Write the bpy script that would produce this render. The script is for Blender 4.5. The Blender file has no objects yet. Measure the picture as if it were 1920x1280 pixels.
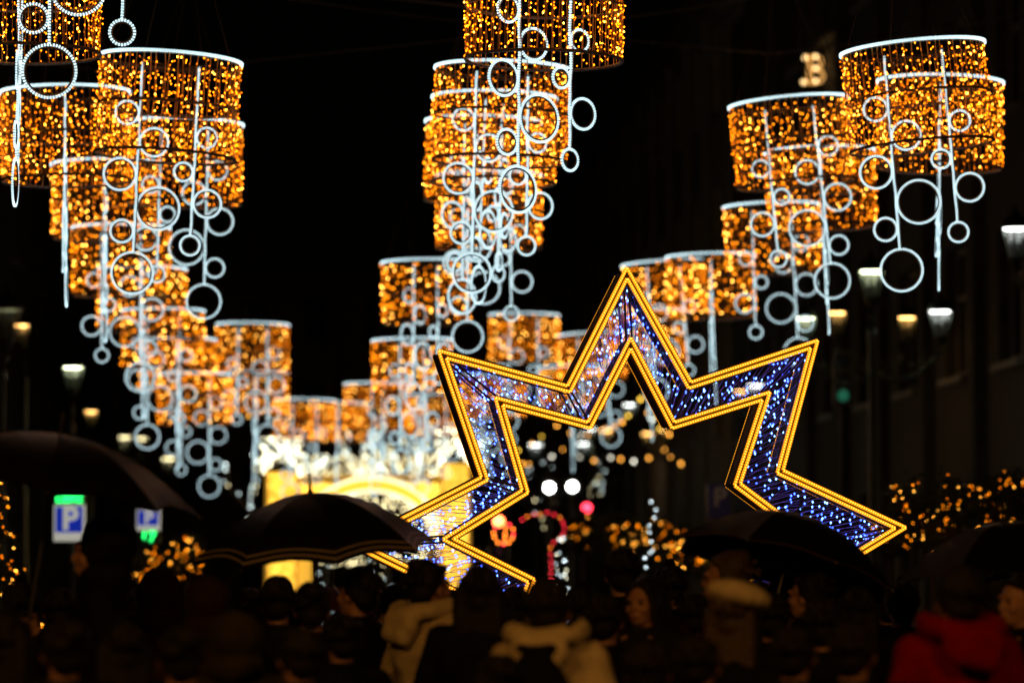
import bpy, bmesh, math, random
from mathutils import Vector, Matrix, Euler, noise
R = math.radians
V = Vector
random.seed(7)
sc = bpy.context.scene
COL = sc.collection

# ------------------------------------------------------------------ camera
F = 7200.0                     # focal length in pixels of the 1920 px wide photograph (135 mm)
CAMZ = 1.65
PITCH = math.atan(445 / F)
cam_d = bpy.data.cameras.new('camera'); cam = bpy.data.objects.new('camera', cam_d); COL.objects.link(cam)
cam.location = (0, 0, CAMZ); cam.rotation_euler = (math.pi / 2 + PITCH, 0, 0)
cam_d.sensor_width = 36; cam_d.lens = 36 * F / 1920
cam_d.clip_start = 0.1; cam_d.clip_end = 2000
cam_d.dof.use_dof = True; cam_d.dof.focus_distance = 26.8; cam_d.dof.aperture_fstop = 1.7
sc.camera = cam
# ------------------------------------------------------------------ night sky and moon
SUN_EL, SUN_ROT = R(20), R(120)
w = bpy.data.worlds.new('World'); sc.world = w; w.use_nodes = True
nt = w.node_tree; bg = nt.nodes['Background']
sky = nt.nodes.new('ShaderNodeTexSky'); sky.sky_type = 'NISHITA'; sky.sun_disc = False
sky.sun_elevation = SUN_EL; sky.sun_rotation = SUN_ROT
hs = nt.nodes.new('ShaderNodeMix'); hs.data_type = 'RGBA'; hs.blend_type = 'MULTIPLY'
hs.inputs['Factor'].default_value = 1.0
nt.links.new(sky.outputs[0], hs.inputs['A']); hs.inputs['B'].default_value = (1.0, .62, .34, 1)
nt.links.new(hs.outputs['Result'], bg.inputs[0]); bg.inputs[1].default_value = 0.00012
moon_d = bpy.data.lights.new('moon', 'SUN'); moon_d.energy = 0.004; moon_d.angle = R(0.5); moon_d.color = (1, .93, .85)
moon = bpy.data.objects.new('moon', moon_d); COL.objects.link(moon)
moon.rotation_euler = (R(70), 0, R(180) - SUN_ROT)
# ------------------------------------------------------------------ exposure and render settings
sc.view_settings.view_transform = 'Standard'; sc.view_settings.look = 'None'
sc.view_settings.exposure = 0.0; sc.view_settings.gamma = 1.0
cy = sc.cycles
cy.use_denoising = True
try: cy.denoiser = 'OPENIMAGEDENOISE'
except Exception: pass
cy.max_bounces = 4; cy.diffuse_bounces = 1; cy.glossy_bounces = 2; cy.transmission_bounces = 2
cy.transparent_max_bounces = 12; cy.caustics_reflective = False; cy.caustics_refractive = False
cy.sample_clamp_indirect = 1.0; cy.use_light_tree = True
cy.use_adaptive_sampling = False

# ------------------------------------------------------------------ helpers
def at(px, py, Y):
    """world point at depth Y seen at pixel px, py of the 1920x1280 photograph"""
    c, s = math.cos(PITCH), math.sin(PITCH)
    xc, yc = (px - 960) / F, (640 - py) / F
    d = V((xc, c - yc * s, s + yc * c))
    t = Y / d.y
    return V((0, 0, CAMZ)) + d * t
def ppm(Y): return F / Y

class MB:
    def __init__(s): s.v = []; s.f = []; s.m = []
    def add(s, vs, fs, mi=0):
        o = len(s.v); s.v += [tuple(p) for p in vs]
        s.f += [tuple(i + o for i in q) for q in fs]; s.m += [mi] * len(fs)
    def box(s, c, ax, ay, az, mi=0):
        c, ax, ay, az = V(c), V(ax), V(ay), V(az)
        vs = [c + ax * i + ay * j + az * k for k in (-1, 1) for j in (-1, 1) for i in (-1, 1)]
        s.add(vs, [(0, 2, 3, 1), (4, 5, 7, 6), (0, 1, 5, 4), (2, 6, 7, 3), (0, 4, 6, 2), (1, 3, 7, 5)], mi)
    def bx(s, x0, x1, y0, y1, z0, z1, mi=0):
        s.box(((x0+x1)/2, (y0+y1)/2, (z0+z1)/2), ((x1-x0)/2, 0, 0), (0, (y1-y0)/2, 0), (0, 0, (z1-z0)/2), mi)
    def octa(s, c, r, mi=0, rz=None):
        c = V(c); rz = rz or r
        vs = [c+V((r,0,0)), c+V((-r,0,0)), c+V((0,r,0)), c+V((0,-r,0)), c+V((0,0,rz)), c+V((0,0,-rz))]
        s.add(vs, [(0,2,4),(2,1,4),(1,3,4),(3,0,4),(2,0,5),(1,2,5),(3,1,5),(0,3,5)], mi)
    def tube(s, pts, r, n=6, closed=False, mi=0):
        pts = [V(p) for p in pts]; k = len(pts)
        rr = r if isinstance(r, (list, tuple)) else [r] * k
        rings = []; up = None
        for i in range(k):
            a = pts[(i-1) % k] if (closed or i > 0) else pts[i]
            b = pts[(i+1) % k] if (closed or i < k-1) else pts[i]
            t = (b - a)
            t = t.normalized() if t.length > 1e-9 else V((0,0,1))
            if up is None:
                up = t.cross(V((0,0,1)) if abs(t.z) < .9 else V((1,0,0))).normalized()
            else:
                up = (up - t * up.dot(t))
                up = up.normalized() if up.length > 1e-6 else t.orthogonal().normalized()
            q = t.cross(up)
            rings.append([pts[i] + (up * math.cos(2*math.pi*j/n) + q * math.sin(2*math.pi*j/n)) * rr[i] for j in range(n)])
        vs = [p for g in rings for p in g]; fs = []
        for i in range(k if closed else k-1):
            i2 = (i+1) % k
            for j in range(n):
                fs.append((i*n+j, i*n+(j+1) % n, i2*n+(j+1) % n, i2*n+j))
        if not closed: fs += [tuple(range(n-1, -1, -1)), tuple((k-1)*n+j for j in range(n))]
        s.add(vs, fs, mi)
    def lathe(s, prof, n=16, c=(0,0,0), mi=0):
        c = V(c); vs = []; fs = []; k = len(prof)
        for r, z in prof:
            for j in range(n):
                a = 2*math.pi*j/n; vs.append(c + V((r*math.cos(a), r*math.sin(a), z)))
        for i in range(k-1):
            for j in range(n): fs.append((i*n+j, i*n+(j+1) % n, (i+1)*n+(j+1) % n, (i+1)*n+j))
        fs += [tuple(range(n-1, -1, -1)), tuple((k-1)*n+j for j in range(n))]
        s.add(vs, fs, mi)
    def ell(s, c, r, mi=0, rot=None, n=14, k=8):
        c = V(c); vs = []; fs = []
        for i in range(k+1):
            th = math.pi * i / k
            for j in range(n):
                a = 2*math.pi*j/n
                p = V((r[0]*math.sin(th)*math.cos(a), r[1]*math.sin(th)*math.sin(a), r[2]*math.cos(th)))
                if rot: p = rot @ p
                vs.append(c + p)
        for i in range(k):
            for j in range(n): fs.append((i*n+j, (i+1)*n+j, (i+1)*n+(j+1) % n, i*n+(j+1) % n))
        s.add(vs, fs, mi)
    def cap(s, p, q, r1, r2, mi=0, n=10):
        p, q = V(p), V(q); t = (q-p).normalized(); L = []
        for a in (-90, -60, -30, 0): L.append((p + t*r1*math.sin(R(a)), max(1e-4, r1*math.cos(R(a)))))
        for a in (0, 30, 60, 90): L.append((q + t*r2*math.sin(R(a)), max(1e-4, r2*math.cos(R(a)))))
        s.tube([x for x, _ in L], [y for _, y in L], n, False, mi)
    def mesh(s, name, mats, smooth=False):
        me = bpy.data.meshes.new(name); me.from_pydata(s.v, [], s.f)
        for m in (mats if isinstance(mats, (list, tuple)) else [mats]): me.materials.append(m)
        me.polygons.foreach_set('material_index', s.m)
        if smooth: me.polygons.foreach_set('use_smooth', [True]*len(s.f))
        me.update(); return me
    def build(s, name, mats, parent=None, smooth=False, kind=None, loc=None):
        return link(name, s.mesh(name, mats, smooth), parent, kind, loc)
def link(name, me, parent=None, kind=None, loc=None):
    o = bpy.data.objects.new(name, me); COL.objects.link(o)
    if parent is not None: o.parent = parent
    if kind: o['kind'] = kind
    if loc is not None: o.location = loc
    return o
def tag(o, label, cat, group=None):
    o['label'] = label; o['category'] = cat
    if group: o['group'] = group
    return o
def thing(name, label, cat, loc=(0,0,0), rz=0, group=None):
    o = bpy.data.objects.new(name, None); COL.objects.link(o); o.empty_display_size = .1
    o.location = loc; o.rotation_euler = (0, 0, rz)
    return tag(o, label, cat, group)
def copy_tree(o, parent=None):
    c = o.copy(); COL.objects.link(c); c.parent = parent
    for ch in list(o.children): copy_tree(ch, c)
    return c

# ------------------------------------------------------------------ materials
def mat(name, col, rough=.6, metal=0, scale=None, amt=.35, bump=0, spec=.5):
    m = bpy.data.materials.new(name); m.use_nodes = True
    n = m.node_tree; b = n.nodes['Principled BSDF']
    b.inputs['Base Color'].default_value = (*col, 1); b.inputs['Roughness'].default_value = rough
    b.inputs['Metallic'].default_value = metal; b.inputs['Specular IOR Level'].default_value = spec
    if scale:
        tc = n.nodes.new('ShaderNodeTexCoord'); no = n.nodes.new('ShaderNodeTexNoise')
        no.inputs['Scale'].default_value = scale; no.inputs['Detail'].default_value = 5
        n.links.new(tc.outputs['Object'], no.inputs['Vector'])
        rp = n.nodes.new('ShaderNodeValToRGB')
        rp.color_ramp.elements[0].color = (*[c*(1-amt) for c in col], 1); rp.color_ramp.elements[0].position = .3
        rp.color_ramp.elements[1].color = (*[min(1, c*(1+amt)) for c in col], 1); rp.color_ramp.elements[1].position = .7
        n.links.new(no.outputs['Fac'], rp.inputs['Fac']); n.links.new(rp.outputs['Color'], b.inputs['Base Color'])
        if bump:
            bp = n.nodes.new('ShaderNodeBump'); bp.inputs['Strength'].default_value = bump; bp.inputs['Distance'].default_value = .02
            n.links.new(no.outputs['Fac'], bp.inputs['Height']); n.links.new(bp.outputs['Normal'], b.inputs['Normal'])
    return m
def emit(name, col, e, sampling='AUTO'):
    m = bpy.data.materials.new(name); m.use_nodes = True
    n = m.node_tree; b = n.nodes['Principled BSDF']
    b.inputs['Base Color'].default_value = (*[min(.8, c) for c in col], 1)
    b.inputs['Emission Color'].default_value = (*col, 1); b.inputs['Emission Strength'].default_value = e
    b.inputs['Roughness'].default_value = .3
    m.cycles.emission_sampling = sampling
    return m
M = {}
M['asphalt'] = mat('asphalt', (.05,.05,.052), .45, scale=30, bump=.3)
M['pave'] = mat('paving', (.22,.21,.2), .5, scale=12, bump=.2)
M['kerb'] = mat('kerb_granite', (.3,.29,.28), .6, scale=40)
M['dark_metal'] = mat('dark_metal', (.03,.028,.026), .4, .6, scale=25)
M['frame_metal'] = mat('galvanised_frame', (.16,.13,.12), .45, .3, scale=30)
M['star_frame'] = mat('star_frame_paint', (.05,.035,.04), .5, .2, scale=30)
M['wire_amber'] = mat('amber_wire', (.8,.42,.12), .5)
M['wire_dark'] = mat('dark_wire', (.03,.025,.02), .6)
M['cable'] = mat('steel_cable', (.25,.23,.21), .4, .5); M['wire_blue'] = mat('violet_wire', (.42,.3,.75), .5)
M['amber_hi'] = emit('amber_bulb_bright', (1,.40,.04), 19)
M['amber_mid'] = emit('amber_bulb', (1,.26,.004), 10)
M['amber_lo'] = emit('amber_bulb_dim', (1,.20,.001), 6.5)
M['white_bead'] = emit('cool_white_bead', (.66,.92,1), 2.1)
M['white_rope'] = emit('cool_white_rope', (.62,.84,1), .08)
M['yel_bead'] = emit('golden_bead', (1,.36,.01), 1.5)
M['yel_core'] = emit('golden_bead_core', (1,.52,.07), 4.5)
M['yel_rope'] = emit('golden_rope', (1,.34,.01), .16)
M['blue_hi'] = emit('blue_bulb_bright', (.14,.36,1), 9)
M['blue_lo'] = emit('blue_bulb', (.05,.12,1), 8)
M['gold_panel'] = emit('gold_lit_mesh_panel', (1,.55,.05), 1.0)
M['gold_bulb'] = emit('gold_bulb', (1,.62,.10), 6)
M['white_bulb'] = emit('cool_white_bulb', (.78,.95,1), 14)
M['cream_bulb'] = emit('warm_white_bulb', (1,.93,.62), 14)
M['red_bulb'] = emit('red_bulb', (1,.03,.05), 9)
M['orange_bulb'] = emit('orange_bulb', (1,.22,.02), 9)
M['lamp_cool'] = emit('lantern_cool', (.92,1,.62), 10.5)
M['lamp_white'] = emit('lantern_white', (.95,1,.95), 9)
M['lamp_warm'] = emit('lantern_sodium', (1,.52,.14), 12)
M['flood'] = emit('flood_white', (1,1,.95), 26)
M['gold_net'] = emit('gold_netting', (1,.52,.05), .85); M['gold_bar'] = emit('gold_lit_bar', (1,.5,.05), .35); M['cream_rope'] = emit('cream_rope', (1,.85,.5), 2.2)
def glass_mat():
    m = bpy.data.materials.new('lantern_glass'); m.use_nodes = True; n = m.node_tree; n.nodes.clear()
    o = n.nodes.new('ShaderNodeOutputMaterial'); mx = n.nodes.new('ShaderNodeMixShader')
    t = n.nodes.new('ShaderNodeBsdfTransparent'); g = n.nodes.new('ShaderNodeBsdfGlossy'); g.inputs['Roughness'].default_value = .2
    mx.inputs[0].default_value = .06
    n.links.new(t.outputs[0], mx.inputs[1]); n.links.new(g.outputs[0], mx.inputs[2]); n.links.new(mx.outputs[0], o.inputs[0])
    return m
M['glass'] = glass_mat()

# ------------------------------------------------------------------ people
M['skin'] = mat('skin', (.42,.22,.14), .5, scale=30, amt=.1)
M['hair_dark'] = mat('hair_dark', (.010,.007,.005), .5, scale=90, amt=.6, bump=.5, spec=.25)
M['hair_brown'] = mat('hair_brown', (.06,.035,.02), .45, scale=90, amt=.6, bump=.5)
CLOTH = {k: mat('cloth_'+k, c, .95, scale=14, amt=.15, bump=.25, spec=.05) for k, c in dict(
    black=(.008,.008,.009), navy=(.008,.010,.018), char=(.016,.016,.016), brown=(.03,.014,.008), cream=(.62,.52,.36), red=(.22,.003,.004), maroon=(.035,.012,.008), jeans=(.03,.045,.09), olive=(.035,.028,.015)).items()}
M['eye'] = mat('eye', (.03,.02,.015), .1); M['lips'] = mat('lips', (.35,.13,.1), .4); M['shoe'] = mat('shoe', (.02,.02,.02), .5)
def fused(m, name, mats, voxel, smooth_it=2, disp=0, seed=0):
    o = link('tmp', m.mesh('tmp', []))
    md = o.modifiers.new('r', 'REMESH'); md.mode = 'VOXEL'; md.voxel_size = voxel; md.use_smooth_shade = True
    sm = o.modifiers.new('s', 'SMOOTH'); sm.factor = .5; sm.iterations = smooth_it
    me = bpy.data.meshes.new_from_object(o.evaluated_get(bpy.context.evaluated_depsgraph_get())); me.name = name
    bpy.data.objects.remove(o)
    if disp:
        out = []
        for c_, n_ in [(v.co.copy(), v.normal.copy()) for v in me.vertices]:
            p = c_ + V((seed*3.1, 0, 0))
            out.extend(c_ + n_ * disp * (noise.noise(p*9) + .5*noise.noise(V((p.x*22, p.y*22, p.z*7)))))
        me.vertices.foreach_set('co', out); me.update()
    me.materials.clear()
    for q in (mats if isinstance(mats, (list, tuple)) else [mats]): me.materials.append(q)
    me.polygons.foreach_set('use_smooth', [True]*len(me.polygons)); return me
def hand(m, wr, d, nrm, curl, side):
    """palm and five fingers; d along the hand, nrm out of the palm"""
    d = V(d).normalized(); nrm = (V(nrm) - d*V(nrm).dot(d)).normalized(); s = d.cross(nrm)*side
    pc = V(wr) + d*.05
    for k in range(4): m.cap(V(wr)+s*(k-1.5)*.012, V(wr)+d*.085+s*(k-1.5)*.0205, .013, .011, n=8)
    for k, L in enumerate((.068,.078,.072,.055)):
        p = V(wr)+d*.09+s*(1.5-k)*.0215; dd = d.copy()
        for j, f in enumerate((.45,.32,.25)):
            ang = curl*(.5+.35*j); dd = (dd*math.cos(ang)+nrm*math.sin(ang)).normalized(); q = p+dd*L*f*1.15
            m.cap(p, q, .0092-.001*j, .0085-.001*j, n=8); p = q
    p = V(wr)+d*.03+s*.03; td = (d*.7+s*.8+nrm*.35).normalized(); q = p+td*.045; m.cap(p, q, .012, .010, n=8)
    q2 = q+(td+d*.7+nrm*curl*.6).normalized()*.035; m.cap(q, q2, .0095, .0082, n=8)
POSE = {  # elbow and wrist of left and right arm, hand direction, palm normal, curl
 'down':  (((-.245,-.03,1.13),(-.255,.07,.89),(0,.12,-1),(1,0,0),.35), ((.245,-.03,1.13),(.255,.07,.89),(0,.12,-1),(-1,0,0),.35)),
 'phone': (((-.27,.10,1.17),(-.10,.30,1.42),(.25,.25,1),(.9,.3,0),.75), ((.27,.10,1.17),(.10,.30,1.42),(-.25,.25,1),(-.9,.3,0),.75)),
 'brolly':(((-.245,-.03,1.13),(-.255,.07,.89),(0,.12,-1),(1,0,0),.35), ((.26,.06,1.12),(.17,.25,1.26),(-.25,.6,.35),(-.8,.2,-.1),1.25)),
}
def make_body(pose):
    m = MB()
    m.ell((0,-.008,1.632), (.077,.094,.098)); m.ell((0,.028,1.585), (.061,.07,.098)); m.ell((0,.048,1.528), (.043,.046,.035))
    m.ell((0,.10,1.588), (.011,.02,.022)); m.cap((0,.09,1.625), (0,.106,1.585), .008, .012)
    m.ell((0,.09,1.636), (.05,.016,.012)); m.ell((0,.093,1.548), (.022,.012,.007)); m.ell((0,.092,1.538), (.018,.012,.006))
    for s in (-1, 1): m.ell((s*.078,-.005,1.595), (.011,.024,.033)); m.ell((s*.04,.065,1.58), (.022,.025,.025))
    m.cap((0,-.015,1.40), (0,.0,1.55), .058, .052); m.ell((0,0,1.30), (.17,.11,.19)); m.ell((0,0,1.08), (.15,.105,.2)); m.ell((0,0,.93), (.165,.115,.12))
    for (el, wr, d, n, c), s in zip(POSE[pose], (-1, 1)):
        sh = (s*.175, 0, 1.40); m.cap((s*.05,0,1.40), sh, .06, .052); m.cap(sh, el, .048, .04); m.cap(el, wr, .04, .026)
        hand(m, wr, d, n, c, s)
        m.cap((s*.09,0,.93), (s*.1,.015,.50), .085, .055); m.cap((s*.1,.015,.50), (s*.105,-.015,.08), .05, .036); m.ell((s*.108,.05,.045), (.04,.11,.04))
    return fused(m, 'body_'+pose, M['skin'], .0085, 2)
def make_coat(pose, hem, puff):
    m = MB(); f = puff
    m.ell((0,-.005,1.27), (.205*f,.14*f,.215)); m.ell((0,0,1.05), (.19*f,.142*f,.27)); m.ell((0,0,hem+.17), (.205*f,.15*f,.19))
    m.cap((-.135,-.01,1.395), (.135,-.01,1.395), .075*f, .075*f)
    for k in range(10):
        a = 2*math.pi*k/10; b = 2*math.pi*(k+1)/10
        m.cap((.068*math.cos(a), -.01+.066*math.sin(a), 1.47), (.068*math.cos(b), -.01+.066*math.sin(b), 1.47), .024, .024, n=6)
    m.ell((0,-.02,1.44), (.085,.085,.05))
    for (el, wr, d, n, c), s in zip(POSE[pose], (-1, 1)):
        sh = V((s*.175,0,1.395)); e = V(el); w_ = V(wr)
        m.cap(sh, e, .072*f, .06*f); m.cap(e, e.lerp(w_, .94), .06*f, .044*f)
        for k in range(3): m.ell(sh.lerp(e, .3+.28*k), (.07*f,.07*f,.03))
    return fused(m, 'coat', CLOTH['black'], .015, 2, .011, puff*7+hem)
def make_trousers():
    m = MB(); m.ell((0,0,.92), (.185,.13,.13))
    for s in (-1, 1): m.cap((s*.09,0,.9), (s*.1,.01,.5), .105, .078); m.cap((s*.1,.01,.5), (s*.105,-.01,.1), .078, .065)
    return fused(m, 'trousers', CLOTH['jeans'], .016, 2, .004)
def make_shoe(s):
    m = MB(); m.ell((s*.108,.055,.05), (.048,.135,.045)); m.cap((s*.106,-.02,.06), (s*.106,-.02,.13), .05, .045); m.ell((s*.108,.05,.024), (.05,.14,.02)); return m.mesh('shoe', M['shoe'], True)
def make_hair(kind):
    m = MB(); m.ell((0,-.028,1.652), (.087,.099,.10)); m.ell((0,-.06,1.585), (.074,.055,.075))
    for s in (-1, 1): m.ell((s*.072,-.02,1.625), (.018,.045,.05))
    m.cap((-.045,.045,1.70), (.045,.045,1.70), .024, .024)
    if kind == 'long':
        for s in (-1,1): m.cap((s*.04,.055,1.70), (s*.078,.035,1.60), .022, .022); m.cap((s*.078,.035,1.60), (s*.085,.01,1.42), .024, .02)
        for k in range(7):
            x = (k-3)*.026; m.cap((x,-.06,1.62), (x*1.25,-.095+abs(x)*.3,1.33-(k % 2)*.03), .038, .022)
        for s in (-1,1): m.cap((s*.08,-.01,1.63), (s*.10,-.02,1.40), .026, .02)
    if kind == 'bun': m.ell((0,-.13,1.70), (.05,.05,.048))
    rnd = random.Random(len(kind))
    for _ in range(60):
        a, b = rnd.uniform(0,6.28), rnd.uniform(-.2,1.3); d = V((math.cos(a)*math.cos(b), math.sin(a)*math.cos(b)-.25, math.sin(b)))
        if d.y > .45: continue
        p = V((0,-.028,1.652))+V((d.x*.085,d.y*.096,d.z*.098)); m.cap(p, p+V((d.x*.008,d.y*.008-.008,-.02)), .012, .006, n=6)
    return fused(m, 'hair', M['hair_dark'], .010, 1, .004)
def make_hood(up):
    m = MB()
    if up:
        m.ell((0,-.035,1.635), (.115,.125,.135)); m.ell((0,-.03,1.50), (.12,.12,.1))
    else:
        arc_ = [(.125*math.sin(a), -.02-.125*math.cos(a), 1.475-.028*math.cos(a)) for a in [R(-115+23*k) for k in range(11)]]
        for p_, q_ in zip(arc_, arc_[1:]): m.cap(p_, q_, .047, .047, n=8)
        m.ell((0,-.165,1.395), (.125,.05,.085)); m.cap((-.05,-.185,1.36), (.05,-.19,1.33), .045, .04)
        for s in (-1,1): m.cap((s*.105,.02,1.465), (s*.06,.085,1.44), .04, .028)
    return fused(m, 'hood', CLOTH['cream'], .013, 2, .010)
def make_cap(kind):
    m = MB()
    if kind == 'beret': m.ell((.03,-.035,1.715), (.145,.145,.066), rot=Euler((R(-6), R(14), 0)).to_matrix()); m.ell((0,-.02,1.675), (.09,.10,.05)); m.cap((.03,-.03,1.75),(.035,-.03,1.768),.008,.006)
    else: m.ell((0,-.018,1.668), (.092,.105,.092)); m.ell((0,-.02,1.625), (.095,.108,.03)); m.ell((0,-.02,1.77), (.03,.03,.03))
    return fused(m, 'hat', CLOTH['cream'], .011, 2, .004)
BODY = {k: make_body(k) for k in POSE}
COAT = {('down',0): make_coat('down', .72, 1.0), ('down',1): make_coat('down', .62, 1.13), ('phone',0): make_coat('phone', .72, 1.03), ('brolly',0): make_coat('brolly', .70, 1.03)}
TROU = make_trousers(); SHOES = [make_shoe(-1), make_shoe(1)]
HAIR = {k: make_hair(k) for k in ('short','long','bun')}
HOOD = {k: make_hood(k) for k in (False, True)}; HATS = {k: make_cap(k) for k in ('beret','beanie')}
m = MB(); m.ell((0,-.235,1.16), (.145,.085,.21)); m.ell((0,-.27,1.08), (.12,.07,.11)); m.cap((-.06,-.2,1.38),(.06,-.2,1.38),.03,.03)
for s in (-1, 1):
    pts = [(s*.085,-.17,1.33),(s*.10,-.13,1.45),(s*.11,-.02,1.485),(s*.115,.10,1.43),(s*.125,.165,1.28),(s*.15,.15,1.1),(s*.19,.02,1.0),(s*.15,-.17,.99)]
    for a, b in zip(pts, pts[1:]): m.cap(a, b, .026, .026, n=8)
PACK = fused(m, 'backpack', CLOTH['black'], .013, 2, .004)
TXT = {}
def text_make(txt, size, depth, bold):
    c_ = bpy.data.curves.new('txt', 'FONT'); c_.body = txt; c_.size = size; c_.extrude = depth; c_.align_x = 'CENTER'; c_.align_y = 'CENTER'; c_.offset = bold
    o = bpy.data.objects.new('txt', c_); COL.objects.link(o); dg = bpy.context.evaluated_depsgraph_get()
    me = bpy.data.meshes.new_from_object(o.evaluated_get(dg)); bpy.data.objects.remove(o); me.materials.clear(); return me
for k_ in ('P', 'LIBRE', '17'): TXT[k_] = text_make(k_, 1, .01, .03 if k_ == 'P' else .02)
# ------------------------------------------------------------------ setting: ground, pavements
def xc(Y): return .34 - .062 * (Y - 38.4)          # street centre line
m = MB(); m.add([(-400,-60,0),(400,-60,0),(400,900,0),(-400,900,0)], [(0,1,2,3)])
g = m.build('ground', M['asphalt']); g['kind'] = 'structure'
for sgn, nm in ((-1, 'pavement_left'), (1, 'pavement_right')):
    m = MB()
    a = [(xc(-20)+sgn*5.6, -20), (xc(300)+sgn*5.6, 300), (xc(300)+sgn*9.6, 300), (xc(-20)+sgn*9.6, -20)]
    m.add([(x, y, .004) for x, y in a] + [(x, y, .13) for x, y in a],
          [(4,5,6,7),(0,1,5,4),(1,2,6,5),(2,3,7,6),(3,0,4,7)])
    p = m.build(nm, M['pave']); p['kind'] = 'structure'
    m = MB()
    a = [(xc(-20)+sgn*5.6, -20), (xc(300)+sgn*5.6, 300), (xc(300)+sgn*5.42, 300), (xc(-20)+sgn*5.42, -20)]
    m.add([(x, y, .004) for x, y in a] + [(x, y, .14) for x, y in a],
          [(4,5,6,7),(0,1,5,4),(1,2,6,5),(2,3,7,6),(3,0,4,7)])
    p = m.build(nm.replace('pavement', 'kerb'), M['kerb']); p['kind'] = 'structure'

# ------------------------------------------------------------------ buildings
M['stone_warm'] = mat('stone_warm', (.36,.30,.22), .8, scale=3, amt=.3, bump=.15)
M['stone_grey'] = mat('stone_grey', (.055,.052,.047), .8, scale=3, amt=.3, bump=.15)
M['trim'] = mat('stone_trim', (.26,.23,.18), .7, scale=8)
M['pane'] = mat('window_glass', (.02,.022,.025), .08, spec=.8)
M['win_frame'] = mat('window_frame', (.2,.19,.17), .5)
def building(name, label, p0, p1, height, cols, rows, wallm, depth=10, pil=True):
    """facade from p0 to p1 (x, y); the front faces to the left of p0->p1"""
    p0, p1 = V((*p0, 0)), V((*p1, 0)); L = (p1-p0).length
    a = math.atan2(p1.y-p0.y, p1.x-p0.x)
    t = thing(name, label, 'building', p0, a)
    cw = L/cols; rh = height/rows; ww, wh = cw*.42, rh*.56
    m = MB(); e = .004
    for i in range(cols+1):                       # piers
        x0 = 0 if i == 0 else i*cw - (cw-ww)/2; x1 = L if i == cols else i*cw + (cw-ww)/2
        m.bx(x0, x1, -.5, 0, 0, height)
    for i in range(cols):
        x0 = i*cw+(cw-ww)/2; x1 = x0+ww
        for r in range(rows+1):
            z0 = 0 if r == 0 else (r-1)*rh + rh*.25 + wh; z1 = height if r == rows else r*rh + rh*.25
            m.bx(x0+e*0, x1, -.5, -.004, z0, z1)
    m.bx(0, L, -depth, -.5, 0, height)
    m.build('wall', wallm, t)
    m = MB(); m.bx(-.1, L+.1, -depth-.1, .45, height, height+.5); m.bx(-.05, L+.05, -depth, .25, height-.35, height-.002)
    m.build('cornice', M['trim'], t)
    m = MB(); m.bx(-.2, L+.2, -depth-.2, .1, height+.5, height+.62); m.build('roof', M['stone_grey'], t)
    fr = MB()
    for x in (-ww/2+.06, ww/2-.06, 0): fr.bx(x-.06, x+.06, -.3, -.2, 0, wh)
    for z in (.06, wh*.62, wh-.06): fr.bx(-ww/2+.12, ww/2-.12, -.298, -.202, z-.06, z+.06)
    fr.bx(-ww/2-.12, ww/2+.12, -.2, .14, -.12, -.002)
    fme = fr.mesh('window_frame', M['win_frame'])
    pn = MB(); pn.bx(-ww/2+.1, ww/2-.1, -.262, -.242, .1, wh-.1); pme = pn.mesh('pane', M['pane'])
    for i in range(cols):
        for r in range(rows):
            o = link('window', fme, t, loc=(i*cw+cw/2, 0, r*rh+rh*.25)); link('pane', pme, o)
    if pil:
        pm = MB(); pm.bx(-.22, .22, .002, .2, .3, height-.4); pm.bx(-.3, .3, .002, .26, 0, .3); pm.bx(-.3, .3, .002, .26, height-.7, height-.4)
        pme = pm.mesh('pilaster', M['trim'] if wallm is M['stone_warm'] else wallm)
        for i in range(1, cols): link('pilaster', pme, t, loc=(i*cw, 0, 0))
    bal = MB()
    return t
def fr(Y, off): return (xc(Y)+off, Y)
building('apartment_building', 'dark stone building on the right carrying the lit B sign', fr(62, 9.7), fr(104, 9.7), 17, 8, 4, M['stone_grey'])
building('apartment_building', 'warm stone building with pilasters behind the star and floodlights', fr(104.6, 9.7), fr(160, 9.7), 18, 11, 4, M['stone_warm'])
building('apartment_building', 'dark building on the left behind the left row of drums', fr(165, -9.7), fr(100, -9.7), 18, 11, 4, M['stone_grey'])
building('apartment_building', 'brown building closing the far end of the street', (xc(185)+12.5, 185), (xc(185)-17, 185), 16, 10, 4, M['stone_warm'])

# ------------------------------------------------------------------ hanging light drums
D = 1.2; RD = D/2; HD = .68*D; K = D/1.6
def circle(r, n, z=0): return [(r*math.cos(2*math.pi*i/n), r*math.sin(2*math.pi*i/n), z) for i in range(n)]
def rope_beads(m, pts, closed, spacing, ht, ha, hb, nrm, mi, off=(0,0,0)):
    """bead boxes along a path; ht half size along it, ha across it in the plane of normal nrm, hb along nrm"""
    pts = [V(p) for p in pts]; seg = list(zip(pts, pts[1:] + ([pts[0]] if closed else [])))
    if not closed: seg = list(zip(pts, pts[1:]))
    total = sum((b-a).length for a, b in seg); n = max(1, int(total/spacing)); st = total/n
    d = st/2; acc = 0; i = 0
    for k in range(n):
        while i < len(seg)-1 and d > acc + (seg[i][1]-seg[i][0]).length: acc += (seg[i][1]-seg[i][0]).length; i += 1
        a, b = seg[i]; t = (b-a).normalized(); p = a + t*(d-acc)
        nn = nrm(p) if callable(nrm) else V(nrm)
        s = nn.cross(t).normalized()
        m.box(p + V(off), t*ht, s*ha, nn*hb, mi); d += st
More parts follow.
